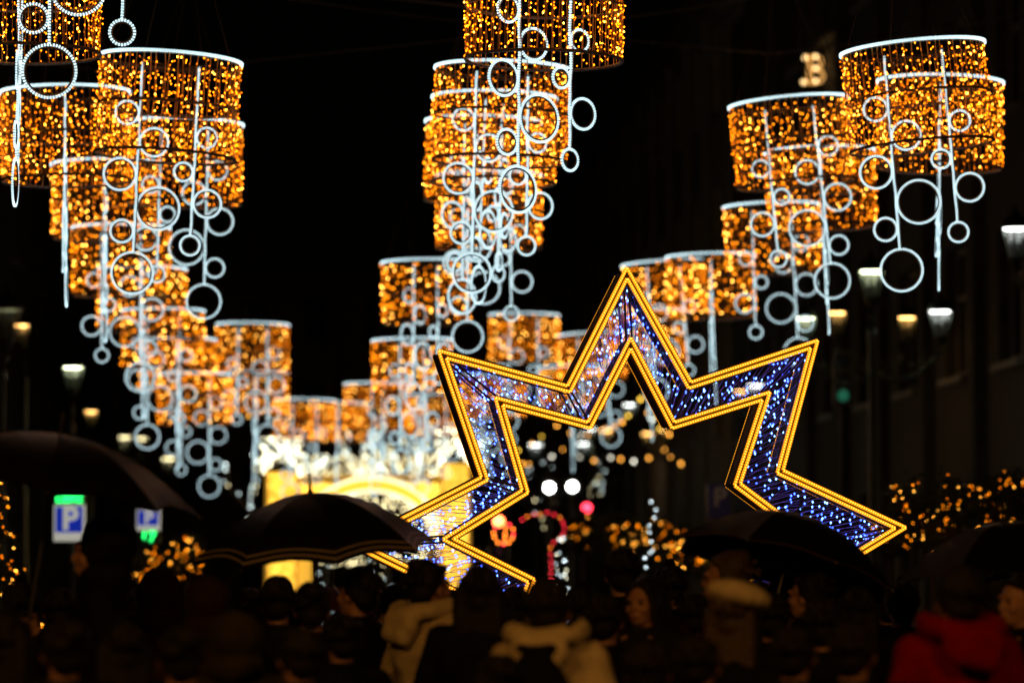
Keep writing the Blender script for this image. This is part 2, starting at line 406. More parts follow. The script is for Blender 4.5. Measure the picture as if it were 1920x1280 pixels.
# meshes shared by every drum
m = MB(); c = circle(RD, 64)
for i in range(64):                                         # flat bar behind the rope
    a0, a1 = 2*math.pi*i/64, 2*math.pi*(i+1)/64; q0, q1 = RD-.016, RD-.011
    vs = [(r_*math.cos(a_), r_*math.sin(a_), z_) for a_ in (a0, a1) for r_ in (q0, q1) for z_ in (-.02, .015)]
    m.add(vs, [(0,1,5,4),(2,6,7,3),(0,4,6,2),(1,3,7,5)])
m.tube(c, .0085, 6, True, 1)
rope_beads(m, c, True, .0195, .0042, .0112, .0085, lambda p: p.normalized(), 2)
ME_RIM = m.mesh('top_rim', [M['frame_metal'], M['white_rope'], M['white_bead']])
def ring_mesh(r, z, name):
    m = MB(); m.tube(circle(r, 48, z), .0135, 6, True, 0); return m.mesh(name, M['frame_metal'])
ME_MID = ring_mesh(RD*.99, -HD*.5, 'middle_ring'); ME_BOT = ring_mesh(RD*.99, -HD, 'bottom_ring')
m = MB()
for k in range(3):
    a = k*math.pi/3; x, y = math.cos(a)*RD*.98, math.sin(a)*RD*.98
    m.tube([(-x, -y, -.04-.02*k), (x, y, -.04-.02*k)], .009, 5)
ME_SPOKE = m.mesh('top_spokes', M['dark_metal'])
m = MB()
for k in range(4):
    a = k*math.pi/2+.4; m.tube([(math.cos(a)*RD*.97, math.sin(a)*RD*.97, 0), (0, 0, 1.5)], .004, 4)
m.tube([(0,0,1.5), (0,0,1.9)], .006, 4)
ME_HANG = m.mesh('suspension_wire', M['wire_dark'])
CURT = []
M['globe_hi'] = emit('amber_globe_bright', (1,.44,.06), 17); M['globe_mid'] = emit('amber_globe', (1,.27,.004), 7.6); M['globe_lo'] = emit('amber_globe_dim', (1,.22,.002), 3.6)
#          strings, bulbs on each, radii, heights, share of bright and middling bulbs, materials
CSPEC = [(62, 14, (.0068,.0058,.0052), (.0092,.008,.007), (.14,.54), ('amber_hi','amber_mid','amber_lo'))]*3 + \
        [(52, 11, (.0088,.008,.0075), (.0105,.0095,.0085), (.13,.5), ('fine_hi','fine_mid','fine_lo'))]*2 + [(44, 7, (.0122,.0118,.011), (.0132,.0125,.012), (.16,.58), ('globe_hi','globe_mid','globe_lo'))]*3
M['fine_hi'] = emit('amber_pearl_bright', (1,.41,.045), 18); M['fine_mid'] = emit('amber_pearl', (1,.265,.004), 9.5); M['fine_lo'] = emit('amber_pearl_dim', (1,.22,.002), 5.5)
for v, (ns, nb, rad_, hgt_, (q0_, q1_), keys_) in enumerate(CSPEC):
    ms, mb = MB(), MB(); rnd = random.Random(v+3)
    for i in range(ns):
        a = 2*math.pi*i/ns + rnd.uniform(-.03, .03); pts = []; r0 = RD*.985
        for k in range(9):
            pts.append((math.cos(a+rnd.uniform(-.01,.01))*r0, math.sin(a+rnd.uniform(-.01,.01))*r0, -.01-(HD-.02)*k/8))
        ms.tube(pts, .0036, 3)
        for k in range(nb):
            if rnd.random() < .08: continue
            aa = a + rnd.uniform(-.05, .05); rr = r0 + rnd.uniform(-.015, .02)
            p = (math.cos(aa)*rr, math.sin(aa)*rr, -.03-(HD-.05)*(k+rnd.uniform(-.1,1.1))/nb)
            q = rnd.random(); mi = 0 if q < q0_ else (1 if q < q1_ else 2)
            mb.octa(p, rad_[mi], mi, hgt_[mi])
    CURT.append((ms.mesh('curtain_strings', M['wire_amber']), mb.mesh('fairy_lights', [M[q] for q in keys_])))
def ring_me(r):
    m = MB(); n = 40
    pts = [(r*math.cos(2*math.pi*i/n), 0, r*math.sin(2*math.pi*i/n)) for i in range(n)]
    ins = [(p[0]*(r-.017)/r, 0, p[2]*(r-.017)/r) for p in pts]
    m.tube(ins, .007, 5, True, 0); m.tube(pts, .0075, 5, True, 1)
    rope_beads(m, pts, True, .0195, .0040, .0085, .0070, (0,1,0), 2)
    return m.mesh('light_ring', [M['frame_metal'], M['white_rope'], M['white_bead']])
def rod_me(z0, z1):
    m = MB(); wob = random.Random(int(z1*1000))
    pts = [(wob.uniform(-.004,.004), wob.uniform(-.006,.006), z0+(z1-z0)*k/14) for k in range(15)]
    m.tube([(p[0]+.015, p[1], p[2]) for p in pts], .007, 5, False, 0)
    m.tube(pts, .0075, 5, False, 1); rope_beads(m, pts, False, .0195, .0040, .0085, .0070, (0,1,0), 2)
    return m.mesh('light_rod', [M['frame_metal'], M['white_rope'], M['white_bead']])
#            z/D    r/D   side
PEND_A = [(.39,.082,-1),(.59,.10,1),(.825,.113,-1),(1.055,.15,1),(1.225,.08,-1),(1.515,.146,0)]
PEND_B = [(.53,.071,1),(.78,.066,-1),(.995,.098,1),(1.295,.069,0)]
ROD_A, ROD_B = rod_me(-.03, -(1.515-.146)*D), rod_me(-.03, -(1.295-.069)*D)
RING_A = [ring_me(r*D) for _, r, _ in PEND_A]; RING_B = [ring_me(r*D) for _, r, _ in PEND_B]
# row, px centre, px rim, px diameter, yaw deg, roll deg
DRUMS = [
 ('left', 163,-380,345, 0, 0), ('left', 42,-100,300, 88.5, 0), ('left', 321,113,268, 3, 3.5), ('left', 122,174,245, 89, -1),
 ('left', 347,233,220, 184, 1), ('left', 197,308,203, 91, -1), ('left', 227,428,185, 183, 0), ('left', 266,505,168, 89.25, 0),
 ('left', 306,583,156, 8, 0), ('left', 332,637,146, 91.5, 0), ('left', 365,702,138, 175, 0), ('left', 474,609,137, 170, 0.5),
 ('left', 480,700,120, 87.5, 0), ('left', 572,750,114, 10, 1), ('left', 634,756,106, 91.25, 1),
 ('middle', 1023,-88,300, 38, 1), ('middle', 942,130,256, 18, 1.5), ('middle', 927,184,236, 70, 1), ('middle', 906,229,219, 40, 1),
 ('middle', 917,330,200, 12, 0), ('middle', 798,492,167, 48, -1), ('middle', 772,638,150, 42, -1), ('middle', 708,720,126, 66, 0),
 ('middle', 815,742,112, 20, 0), ('middle', 925,704,120, 30, -1),
 ('right', 1711,92,273, -4, -5), ('right', 1763,155,238, 88.75, 1.5), ('right', 1478,193,226, 183, -5), ('right', 1537,285,208, 90.5, -1.5),
 ('right', 1446,387,182, 182, -2), ('right', 1332,481,168, 89.5, -1.5), ('right', 1243,494,157, 5, -4), ('right', 1212,585,146, 87.5, -2),
 ('right', 1108,627,128, 170, -3), ('right', 983,591,131, 10, 0.5), ('right', 1070,688,118, 88.75, -2),
]
ORD = ['first','second','third','fourth','fifth','sixth','seventh','eighth','ninth','tenth','eleventh','twelfth','thirteenth','fourteenth','fifteenth']
cnt = {'left':0, 'middle':0, 'right':0}
for k, (row, px, py, dp, yaw, roll) in enumerate(DRUMS):
    Y = F*D/dp; p = at(px, py, Y); i = cnt[row]; cnt[row] += 1
    face = 'turned edge-on' if 55 < yaw % 180 < 125 else ('seen face-on' if min(yaw % 180, 180-yaw % 180) < 25 else 'turned at an angle')
    t = thing('hanging_light_drum', '%s amber light drum from the front in the %s row, rings %s' % (ORD[i], row, face),
              'light drum', p, 0, 'hanging light drums over the street')
    t.rotation_mode = 'XYZ'
    t.rotation_euler = (Matrix.Rotation(R(roll), 3, 'Y') @ Matrix.Rotation(R(yaw) + math.atan((960-px)/F), 3, 'Z')).to_euler()
    rnd = random.Random(k)
    link('top_rim', ME_RIM, t); link('middle_ring', ME_MID, t); link('bottom_ring', ME_BOT, t)
    link('top_spokes', ME_SPOKE, t); link('suspension_wire', ME_HANG, t)
    cs, cb = CURT[k % 3 if dp > 228 else 3 + k % 2 if dp > 190 else 5 + k % 3]
    link('curtain_strings', cs, t, 'stuff'); b = link('fairy_lights', cb, t, 'stuff')
    b.rotation_euler = (0, 0, rnd.uniform(0, 6))
    for rod, rings, pend, x0 in ((ROD_A, RING_A, PEND_A, -.2*D), (ROD_B, RING_B, PEND_B, .2*D)):
        o = link('light_rod', rod, t, loc=(x0, 0, 0)); o.rotation_euler = (rnd.uniform(-.025,.025), rnd.uniform(-.02,.02), rnd.uniform(-.06,.06))
        for me, (z, r, sd) in zip(rings, pend):
            q = link('light_ring', me, o, loc=(sd*(r*D+.009), 0, -z*D)); q.rotation_euler = (0, 0, rnd.uniform(-.07,.07))

SPAN = [i for i, q in enumerate(DRUMS) if q[3] > 180]
for i in SPAN:                                             # steel cables across the street that carry the nearer drums
    row, px, py, dp, yaw, roll = DRUMS[i]; Y = F*D/dp; p = at(px, py, Y) + V((0, 0, 1.9)); m = MB()
    for sgn in (-1, 1):
        e = V((xc(Y)+sgn*9.6, Y, p.z+1.0+.08*abs(p.x-xc(Y)-sgn*9.6)))
        m.tube([p.lerp(e, k/8) - V((0,0,.5*math.sin(math.pi*k/8)*.5)) for k in range(9)], .007, 4)
    o = m.build('span_cable', M['cable']); tag(o, 'thin steel span cable carrying the %s drum of the %s row' % (ORD[sum(1 for q in DRUMS[:i] if q[0] == row)], row), 'cable', 'steel span cables carrying the drums')

# ------------------------------------------------------------------ the eight-pointed star
SY = 26.0; SYAW = R(14)
sc_p = at(1178, 1020, SY)                                   # star centre
su = V((math.cos(SYAW), math.sin(SYAW), 0)); sv = V((0, 0, 1)); sn = V((math.sin(SYAW), -math.cos(SYAW), 0))  # towards the viewer
def star_uv(px, py):
    o = V((0, 0, CAMZ)); d = at(px, py, 10) - o
    t = (sc_p - o).dot(sn) / d.dot(sn); q = o + d*t - sc_p
    return V((q.dot(su), q.dot(sv)))
UPM = ppm(SY)
seen_o = {0:(1175,512), 1:(1293,722), 2:(1526,645), 3:(1462,884), 4:(1688,989), 12:(668,1020), 13:(908,897), 14:(829,664), 15:(1066,729)}
seen_i = {0:(1182,643), 1:(1262,797), 2:(1436,742), 3:(1382,908), 12:(840,1010), 13:(984,921), 14:(935,752), 15:(1104,797), 11:(996,1088)}
def outline(seen, rt, rn):
    out = []
    for k in range(16):
        if k in seen: out.append(star_uv(*seen[k])); continue
        a = math.pi/2 - k*math.pi/8; r = (rt if k % 2 == 0 else rn)/UPM
        out.append(V((r*math.cos(a)*1.0, max(r*math.sin(a), -sc_p.z + .06))))
    return out
OUT, INN = outline(seen_o, 510, 303), outline(seen_i, 372, 210)
star = thing('star_light_sculpture', 'large eight-pointed star with golden rope outline and blue fairy lights inside', 'light sculpture', (sc_p.x, sc_p.y, 0), SYAW)
SZ = sc_p.z; SD = .24
def P3(uv, d=0): return V((uv.x, d, uv.y + SZ))             # local: x along star, y away from viewer
def inset(poly, k, amt):
    a, b, c = poly[k-1], poly[k], poly[(k+1) % 16]
    t1, t2 = (b-a).normalized(), (c-b).normalized()
    n1, n2 = V((t1.y, -t1.x)), V((t2.y, -t2.x)); n = (n1+n2)
    if n.length < 1e-4: return b
    n.normalize(); s = max(.28, n.dot(n1)); return b + n*(amt/s)
for poly, nm, outer in ((OUT, 'outer', True), (INN, 'inner', False)):
    for k in range(16):
        a, b = poly[k], poly[(k+1) % 16]
        # box-section side plate between front and back outlines
        t2 = (b-a).normalized(); n2 = V((t2.y, -t2.x)); m = MB()
        h = .017
        vs = []
        for q in (a, b):
            for d in (0.012, SD):
                for s in (-h*.35, h*.35): vs.append(P3(q + n2*s, d))
        m.add(vs, [(0,1,3,2),(4,6,7,5),(0,4,5,1),(2,3,7,6),(0,2,6,4),(1,5,7,3)])
        m.tube([P3(a, .012), P3(b, .012)], .013, 6); m.tube([P3(a, SD), P3(b, SD)], .013, 6)
        for s in (-.035, 0, .035):
            m.tube([P3(a+n2*s, .016), P3(b+n2*s, .016)], .005, 4)
        side = m.build('frame_side', M['star_frame'], star)
        m = MB(); L = (b-a).length
        for s in (-.0175, .0175):
            o1, o2 = inset(poly, k, -s), inset(poly, (k+1) % 16, -s)
            pa, pb = P3(o1, -.004), P3(o2, -.004); t = (pb-pa).normalized()
            m.tube([pa, pb], .0095, 6, False, 0)
            nb = max(2, int((pb-pa).length/.0178)); wdir = V((t.z, 0, -t.x))
            for j in range(nb):
                p = pa + (pb-pa)*((j+.5)/nb)
                m.box(p + V((0,-.004,0)), t*.0058, wdir*.0105, V((0,.008,0)), 1)
                m.octa(p + V((0,-.012,0)), .0042, 2)
        m.build('golden_rope', [M['yel_rope'], M['yel_bead'], M['yel_core']], star)
        m = MB(); pa, pb = P3(a, SD+.012), P3(b, SD+.012); t = (pb-pa).normalized(); wdir = V((t.z, 0, -t.x))
        m.tube([pa, pb], .0095, 5, False, 0)
        nb = max(2, int((pb-pa).length/.02))
        for j in range(nb): m.box(pa+(pb-pa)*((j+.5)/nb), t*.0066, wdir*.0105, V((0,.01,0)), 1)
        m.build('rear_rope', [M['yel_rope'], M['yel_bead']], star)
for k in range(16):                                         # paired spokes between the outlines
    a, b = OUT[k], INN[k]; m = MB(); t2 = (b-a).normalized(); n2 = V((t2.y, -t2.x))*.022
    for s in (-1, 1): m.tube([P3(a+n2*s*.6, .03), P3(b+n2*s, .03)], .008, 5); 
    m.tube([P3(a, SD), P3(b, SD)], .008, 5); m.tube([P3(a, .02), P3(a, SD)], .01, 5); m.tube([P3(b, .02), P3(b, SD)], .01, 5)
    m.build('spoke', M['star_frame'], star)
rnd = random.Random(11)
for k in range(16):                                         # blue net in each of the sixteen bays
    o1, o2, i1, i2 = OUT[k], OUT[(k+1) % 16], INN[k], INN[(k+1) % 16]
    ms, mb = MB(), MB(); L = (o2-o1).length; nz = int(max(L, (i2-i1).length)/.058)
    for layer, dep in ((0, .05), (1, SD-.03)):
        prev = None
        for j in range(nz+1):
            f = j/nz; pa, pb = o1.lerp(o2, f), i1.lerp(i2, f)
            pa, pb = pa.lerp(pb, .06), pb.lerp(pa, .06)
            q = (pa, pb) if j % 2 == 0 else (pb, pa); path = []
            for g_ in range(5):
                e = g_/4; w_ = .012 if 0 < g_ < 4 else 0
                path.append(P3(q[0].lerp(q[1], e) + V((rnd.uniform(-w_,w_), rnd.uniform(-w_,w_))), dep+rnd.uniform(-.012,.012)))
            ms.tube(([prev] if prev is not None else []) + path, .0022, 3); prev = path[-1]
            wdt = (pb-pa).length; n = max(2, int(wdt/.062))
            for e_ in range(n):
                if rnd.random() < .42: continue
                e = (e_+rnd.random())/n*4; g_ = min(3, int(e)); p = path[g_].lerp(path[g_+1], e-g_) + V((rnd.uniform(-.008,.008), -.006, rnd.uniform(-.012,.004)))
                mb.octa(p, .0066*rnd.uniform(.85,1.2), 0 if rnd.random() < .4 else 1, .0095)
    ms.build('net_wire', M['wire_blue'], star, kind='stuff'); mb.build('blue_lights', [M['blue_hi'], M['blue_lo']], star, kind='stuff')
m = MB()                                                     # floor plate carrying the star
m.bx(-1.3, 1.3, -.25, SD+.25, .006, .05); m.build('base_plate', M['dark_metal'], star)

M['tree_white'] = emit('tree_bulb_cool', (.75,.92,.9), 6.5); M['tree_cream'] = emit('tree_bulb_cream', (1,.85,.45), 6.5)
# ------------------------------------------------------------------ street lamps
def lantern_parts(parent, p, warm, w=.42, lit=True):
    """glass lantern hanging in an arm end: p is the level of the light disc"""
    w *= .88; k = w/.42
    m = MB(); m.lathe([(.235*k,.0),(.25*k,.03*k),(.22*k,.09*k),(.14*k,.17*k),(.06*k,.21*k),(.03*k,.30*k),(.012*k,.36*k)], 14, p)
    cap = m.build('lantern_cap', M['dark_metal'], parent, True)
    m = MB(); m.lathe([(.03*k,-.03*k),(.17*k,-.022*k),(.19*k,-.012*k),(.19*k,-.004*k)], 14, p)
    m.build('lamp_disc', M[warm] if lit else M['pane'], parent)
    m = MB(); gl = MB()
    for j in range(6):
        a = j*math.pi/3+.3; c_, s_ = math.cos(a), math.sin(a)
        m.tube([V(p)+V((.225*k*c_, .225*k*s_, 0)), V(p)+V((.11*k*c_, .11*k*s_, -.46*k))], .011*k, 5)
    m.lathe([(.02*k,-.62*k),(.05*k,-.58*k),(.12*k,-.48*k),(.13*k,-.45*k),(.05*k,-.45*k)], 12, p)
    m.tube([V(p)+V((0,0,-.45*k)), V(p)+V((0,0,-.12*k))], .016*k, 6)
    m.build('lantern_frame', M['lamp_green'], parent)
    gl.lathe([(.105*k,-.455*k),(.215*k,-.004*k)], 12, p)
    g2 = gl.mesh('lantern_glass', M['glass'])
    bm = bmesh.new(); bm.from_mesh(g2); bmesh.ops.delete(bm, geom=[f for f in bm.faces if len(f.verts) > 4], context='FACES'); bm.to_mesh(g2); bm.free()
    link('lantern_glass', g2, parent)
M['lamp_green'] = mat('lamp_post_green', (.06,.075,.055), .35, .5, scale=20)
def lamp_post(label, base, heads, group='street lamps along the pavements', name='street_lamp'):
    """heads: list of (world point of the light disc, material key, width)"""
    t = thing(name, label, 'street lamp', base, 0, group)
    top = max(h[0].z for h in heads) - base.z - .75
    m = MB()
    m.lathe([(.2,.0),(.2,.25),(.15,.3),(.15,.7),(.1,.8),(.085,1.6),(.1,1.65),(.1,1.75),(.075,1.8),(.05,top-.4),(.075,top-.35),(.075,top-.2),(.045,top-.15),(.03,top)], 12)
    m.build('post', M['lamp_green'], t, True)
    for p, w_, wd in heads:
        q = p - base; m = MB()
        if abs(q.x) > .15 or abs(q.y) > .15:
            pts = []
            for i in range(12):
                e = i/11; pts.append((q.x*e, q.y*e, q.z-.62*wd/.42 - (1-e)*.35 + math.sin(e*math.pi)*-.28 + .0))
            pts[0] = (0, 0, pts[0][2]); m.tube(pts, .03, 6)
            for e, s in ((.3,.1),(.62,.13),(.8,.08)):
                i = int(e*11); x, y, z = pts[i]
                m.tube([(x+s*math.cos(a)*.7*(1 if q.x > 0 else -1), y, z+s*math.sin(a)+s) for a in [k*.5 for k in range(11)]], .014, 5)
        else:
            m.tube([(0,0,top-.1), (q.x, q.y, q.z-.6*wd/.42)], .035, 6)
        m.build('arm', M['lamp_green'], t, True)
        lantern_parts(t, q, w_, wd)
    return t
def base_at(px, Y, off=0): p = at(px, 900, Y); return V((p.x, Y, .13))
lamp_post('three-armed lamp post with greenish white lanterns right of the star', base_at(1636, 62),
          [(at(1634,508,62),'lamp_cool',.46), (at(1763,583,62),'lamp_white',.44), (at(1510,596,62),'lamp_cool',.4)])
lamp_post('twin orange sodium lantern post behind the white lantern post', base_at(1636, 70),
          [(at(1570,586,70),'lamp_warm',.38), (at(1701,595,70),'lamp_warm',.38)])
lamp_post('white lantern cut by the right edge of the picture', base_at(1990, 52),
          [(at(1904,428,52),'lamp_white',.42)])
lamp_post('orange lantern post at the left edge', base_at(6, 66), [(at(40,612,66),'lamp_warm',.34), (at(6,556,66),'lamp_dimcool',.44)]) if False else None
M['lamp_dim'] = emit('lantern_failing', (.8,.85,.45), .25)
lamp_post('unlit lantern cut by the left edge, above an orange one', base_at(2, 60), [(at(14,580,60),'lamp_dim',.5)])
lamp_post('small orange lantern near the left edge', base_at(44, 74), [(at(41,610,74),'lamp_warm',.32)])
lamp_post('greenish white lantern below the left drums', base_at(132, 62), [(at(137,688,62),'lamp_cool',.38)])
lamp_post('orange lantern above the left black umbrella', base_at(171, 92), [(at(171,771,92),'lamp_warm',.34)])
lamp_post('twin warm white lanterns far on the left', base_at(250, 118), [(at(234,819,118),'lamp_warmw',.42), (at(266,821,118),'lamp_warmw',.36)]) if False else None
M['lamp_warmw'] = emit('lantern_warm_white', (1,.86,.45), 9)
lamp_post('twin warm white lanterns far on the left pavement', base_at(250, 118), [(at(234,819,118),'lamp_warmw',.42), (at(266,821,118),'lamp_warmw',.36)])
lamp_post('warm white lantern rightmost of the far left ones', base_at(316, 128), [(at(316,859,128),'lamp_warmw',.5)])
lamp_post('white lantern seen inside the star on the right arm', base_at(1440, 95), [(at(1418,722,95),'lamp_white',.5), (at(1389,733,95),'lamp_warm',.36)])
lamp_post('far white lantern under the star, right of its top arm', base_at(1180, 110), [(at(1181,758,110),'lamp_white',.44)])
lamp_post('far white lantern seen through the star opening on the left', base_at(1003, 120), [(at(1004,833,120),'lamp_white',.5)])
lamp_post('far pair of white and orange lanterns below the star middle', base_at(1112, 125), [(at(1094,831,125),'lamp_white',.5), (at(1137,806,125),'lamp_warm',.5), (at(1108,803,125),'lamp_white',.4)])
lamp_post('far orange lantern pair left of the right inner notch', base_at(1216, 122), [(at(1215,812,122),'lamp_warm',.44), (at(1245,806,122),'lamp_warm',.3)])
# lamps of the same row standing beside and behind the crowd, out of the frame
for x, y, lab in ((-4.2, 8.0, 'street lamp left of the camera lighting the crowd'), (5.2, 7.0, 'street lamp right of the camera lighting the crowd')):
    t = lamp_post(lab, V((x, y, .004)), [(V((x-.55, y, 6.6)), 'lamp_warm', .42), (V((x+.55, y, 6.6)), 'lamp_warm', .42)])
    for dx in (-.55, .55):
        ld = bpy.data.lights.new('lantern_light', 'POINT'); ld.energy = 400 if x < 0 else 330; ld.color = (1, .42, .07); ld.shadow_soft_size = .15
        lo = bpy.data.objects.new('lantern_light', ld); COL.objects.link(lo); lo.parent = t; lo.location = (dx, 0, 6.36)
def festoon(label, pts, n, Y, keys, rad, seed):
    rnd = random.Random(seed); P = [at(x, y, Y) for x, y in pts]; t = thing('festoon_lights', label, 'string lights', P[0], 0, 'festoon strings across the far street'); P = [p-P[0] for p in P]
    Q = []
    for a, c_ in zip(P, P[1:]): Q += [a.lerp(c_, k/6) - V((0,0,.25*math.sin(math.pi*k/6))) for k in range(6)]
    Q.append(P[-1]); m = MB(); m.tube(Q, .012, 4); m.build('cord', M['wire_dark'], t)
    for k in range(n):
        f = (k+rnd.uniform(.15,.85))/n*(len(Q)-1); i_ = min(len(Q)-2, int(f)); p = Q[i_].lerp(Q[i_+1], f-i_) + V((0,-.02,-.06)); r = rad*rnd.uniform(.7,1.3)
        m = MB(); m.ell(p, (r,r,r*1.2), 0, None, 8, 5); m.tube([p+V((0,0,r)), p+V((0,0,.07))], r*.5, 5, False, 1); m.build('bulb', [M[rnd.choice(keys)], M['dark_metal']], t)
M['fest_or'] = emit('festoon_orange', (1,.40,.05), 6); M['fest_wh'] = emit('festoon_white', (1,.95,.75), 5); M['fest_ye'] = emit('festoon_yellow', (1,.6,.06), 6)
festoon('upper far string of orange and white bulbs under the star', [(940,842),(1040,790),(1130,800),(1200,742),(1262,812)], 17, 106, ['fest_or','fest_or','fest_wh','fest_ye'], .032, 1)
festoon('lower far string of warm bulbs below the star notch', [(955,862),(1060,835),(1150,852),(1245,838),(1300,860)], 14, 116, ['fest_or','fest_wh','fest_or'], .032, 2)
# floodlights on poles
for px, py, lab in ((1030,914,'left of the two glaring white floodlights on poles'), (1073,912,'right of the two glaring white floodlights on poles')):
    Y = 105; p = at(px, py, Y); t = thing('floodlight_pole', lab, 'floodlight', (p.x, Y, 0), 0, 'floodlights on poles')
    m = MB(); m.tube([(0,0,0), (0,0,p.z+.3)], .07, 8); m.build('pole', M['trim'], t)
    m = MB(); m.bx(-.26,.26,-.12,.12,p.z-.24,p.z+.24); m.bx(-.05,.05,.12,.2,p.z-.1,p.z+.1); m.build('housing', M['dark_metal'], t)
    m = MB(); m.lathe([(.02,-.01),(.12,-.01),(.12,.01),(.02,.01)], 16); o = m.build('lens', M['flood'], t); o.rotation_euler = (R(90),0,0); o.location = (0,-.135,p.z)

# ------------------------------------------------------------------ golden gate at the end of the promenade
GY = 84.0; gp = at(690, 1000, GY); gate = thing('illuminated_gate', 'golden illuminated gate with two gabled towers and a round arch', 'light sculpture', (gp.x, GY, 0))
GS = ppm(GY)
def gx(px): return (px-690)/GS
def gz(py): return at(690, py, GY).z
rnd = random.Random(5)
def net_panel(x0, x1, y, z0, z1, n, key, nm, rad=.016, inside=None):
    m = MB()
    for _ in range(n):
        x, z = rnd.uniform(x0, x1), rnd.uniform(z0, z1)
        if inside and not inside(x, z): continue
        m.octa((x, y+rnd.uniform(-.03,.03), z), rad, 0)
    return m.build(nm, M[key], gate, kind='stuff')
for a, b, pk, z1 in ((500, 556, 528, 884), (828, 880, 853, 868)):
    x0, x1 = gx(a), gx(b); zt = gz(z1)+.0
    m = MB(); m.bx(x0, x1, .1, .7, 0, zt); m.build('tower_panel', M['gold_panel'], gate)
    for x in (x0, x1): 
        m = MB(); m.bx(x-.03, x+.03, .03, .098, 0, zt); m.build('tower_post', M['gold_bar'], gate)
    net_panel(x0+.03, x1-.03, .07, .1, zt, 200, 'gold_bulb', 'tower_lights')
    xm = gx(pk); hp = gz(z1-22)
    m = MB(); m.add([(x0+.05,.06,zt),(x1-.05,.06,zt),(xm,.06,hp),(x0+.05,.72,zt),(x1-.05,.72,zt),(xm,.72,hp)], [(0,1,2),(5,4,3),(0,3,4,1),(1,4,5,2),(2,5,3,0)])
    m.build('gable', M['dark_metal'], gate)
    # pointed crown of warm white bulbs above the gable
    def ins(x, z, xm=xm, hp=hp, x0=x0, x1=x1):
        k = abs(x-xm)/((x1-x0)*.62); return z > hp + .1 - k*.45
    net_panel(x0-.12, x1+.12, .0, hp-.35, hp+.5, 170, 'cream_bulb', 'crown_lights', .015, ins)
    m = MB(); m.tube([(x0-.12,.03,hp-.35),(x0-.06,.03,hp+.3),(xm,.03,hp+.12),(x1+.06,.03,hp+.3),(x1+.12,.03,hp-.35)], .025, 6); m.build('crown_frame', M['trim'], gate)
# arch between the towers
zl, cx, rx, rz_ = gz(1010), gx(695), gx(828)-gx(695), 1.35
N = 24
def arc(rx, rz): return [(cx+rx*math.cos(math.pi*i/N), zl+rz*math.sin(math.pi*i/N)) for i in range(N+1)]
ao, ai = arc(rx*1.0, rz_*.99), arc(rx*.86, rz_*.78)
m = MB()
for i in range(N):
    (a, b), (c_, d) = ao[i], ao[i+1]; (e, f), (g_, h) = ai[i], ai[i+1]
    vs = [(a,.15,b),(c_,.15,d),(g_,.15,h),(e,.15,f),(a,.5,b),(c_,.5,d),(g_,.5,h),(e,.5,f)]
    m.add(vs, [(0,3,2,1),(4,5,6,7),(0,1,5,4),(3,7,6,2)])
m.build('arch_band', M['gold_panel'], gate)
m = MB()
for q in (ao, ai): m.tube([(x,.1,z) for x, z in q], .035, 6)
m.build('arch_rope', M['cream_rope'], gate)
zt = gz(905)
def spand(x, z): return ((x-cx)/(rx*1.0))**2 + ((z-zl)/(rz_*.99))**2 > 1.02
m = MB(); xa, xb = gx(557), gx(827)
for i in range(N):                                          # gold netting between arch and lintel
    (a, b_), (c_, d) = ao[i], ao[i+1]; a, c_ = min(max(a, xa), xb), min(max(c_, xa), xb)
    if abs(a-c_) < 1e-4: continue
    m.add([(a,.34,b_+.01),(c_,.34,d+.01),(c_,.34,zt-.01),(a,.34,zt-.01),(a,.37,b_+.01),(c_,.37,d+.01),(c_,.37,zt-.01),(a,.37,zt-.01)], [(0,3,2,1),(4,5,6,7),(0,1,5,4),(2,3,7,6),(0,4,7,3),(1,2,6,5)])
m.build('spandrel_net', M['gold_net'], gate)
m = MB(); m.bx(gx(556.5), gx(582), .16, .6, 0, gz(1010)); m.build('side_panel', M['gold_net'], gate)
net_panel(gx(560), gx(826), .12, gz(1000), zt, 900, 'gold_bulb', 'spandrel_lights', .016, spand)
m = MB(); m.bx(gx(557), gx(827), .2, .3, zt-.12, zt); m.bx(gx(557), gx(827), .2, .3, zt+.1, zt+.16); m.build('lintel', M['gold_bar'], gate)
net_panel(gx(560), gx(826), .12, gz(1040), gz(930), 260, 'cream_bulb', 'arch_lights', .015, lambda x, z: .72 < ((x-cx)/rx)**2+((z-zl)/rz_)**2 < 1.0)
for x in (562, 580, 805, 822):
    m = MB(); m.bx(gx(x)-.025, gx(x)+.025, .2, .3, 0, zt-.13); m.build('gate_post', M['gold_bar'], gate)


net_panel(gx(575), gx(812), .75, gz(1060), gz(925), 420, 'tree_cream', 'arch_curtain_lights', .02, lambda x, z: ((x-cx)/(rx*.84))**2+((z-zl)/(rz_*.76))**2 < 1)
net_panel(gx(560), gx(826), .1, zt+.18, zt+.62, 220, 'tree_cream', 'lintel_fringe_lights', .016)
m = MB()
for k in range(12):
    x = gx(566+k*23.2); m.tube([(x,.25,zt+.16),(x,.25,zt+.64)], .008, 5)
m.build('fringe_rods', M['gold_bar'], gate, kind='stuff')
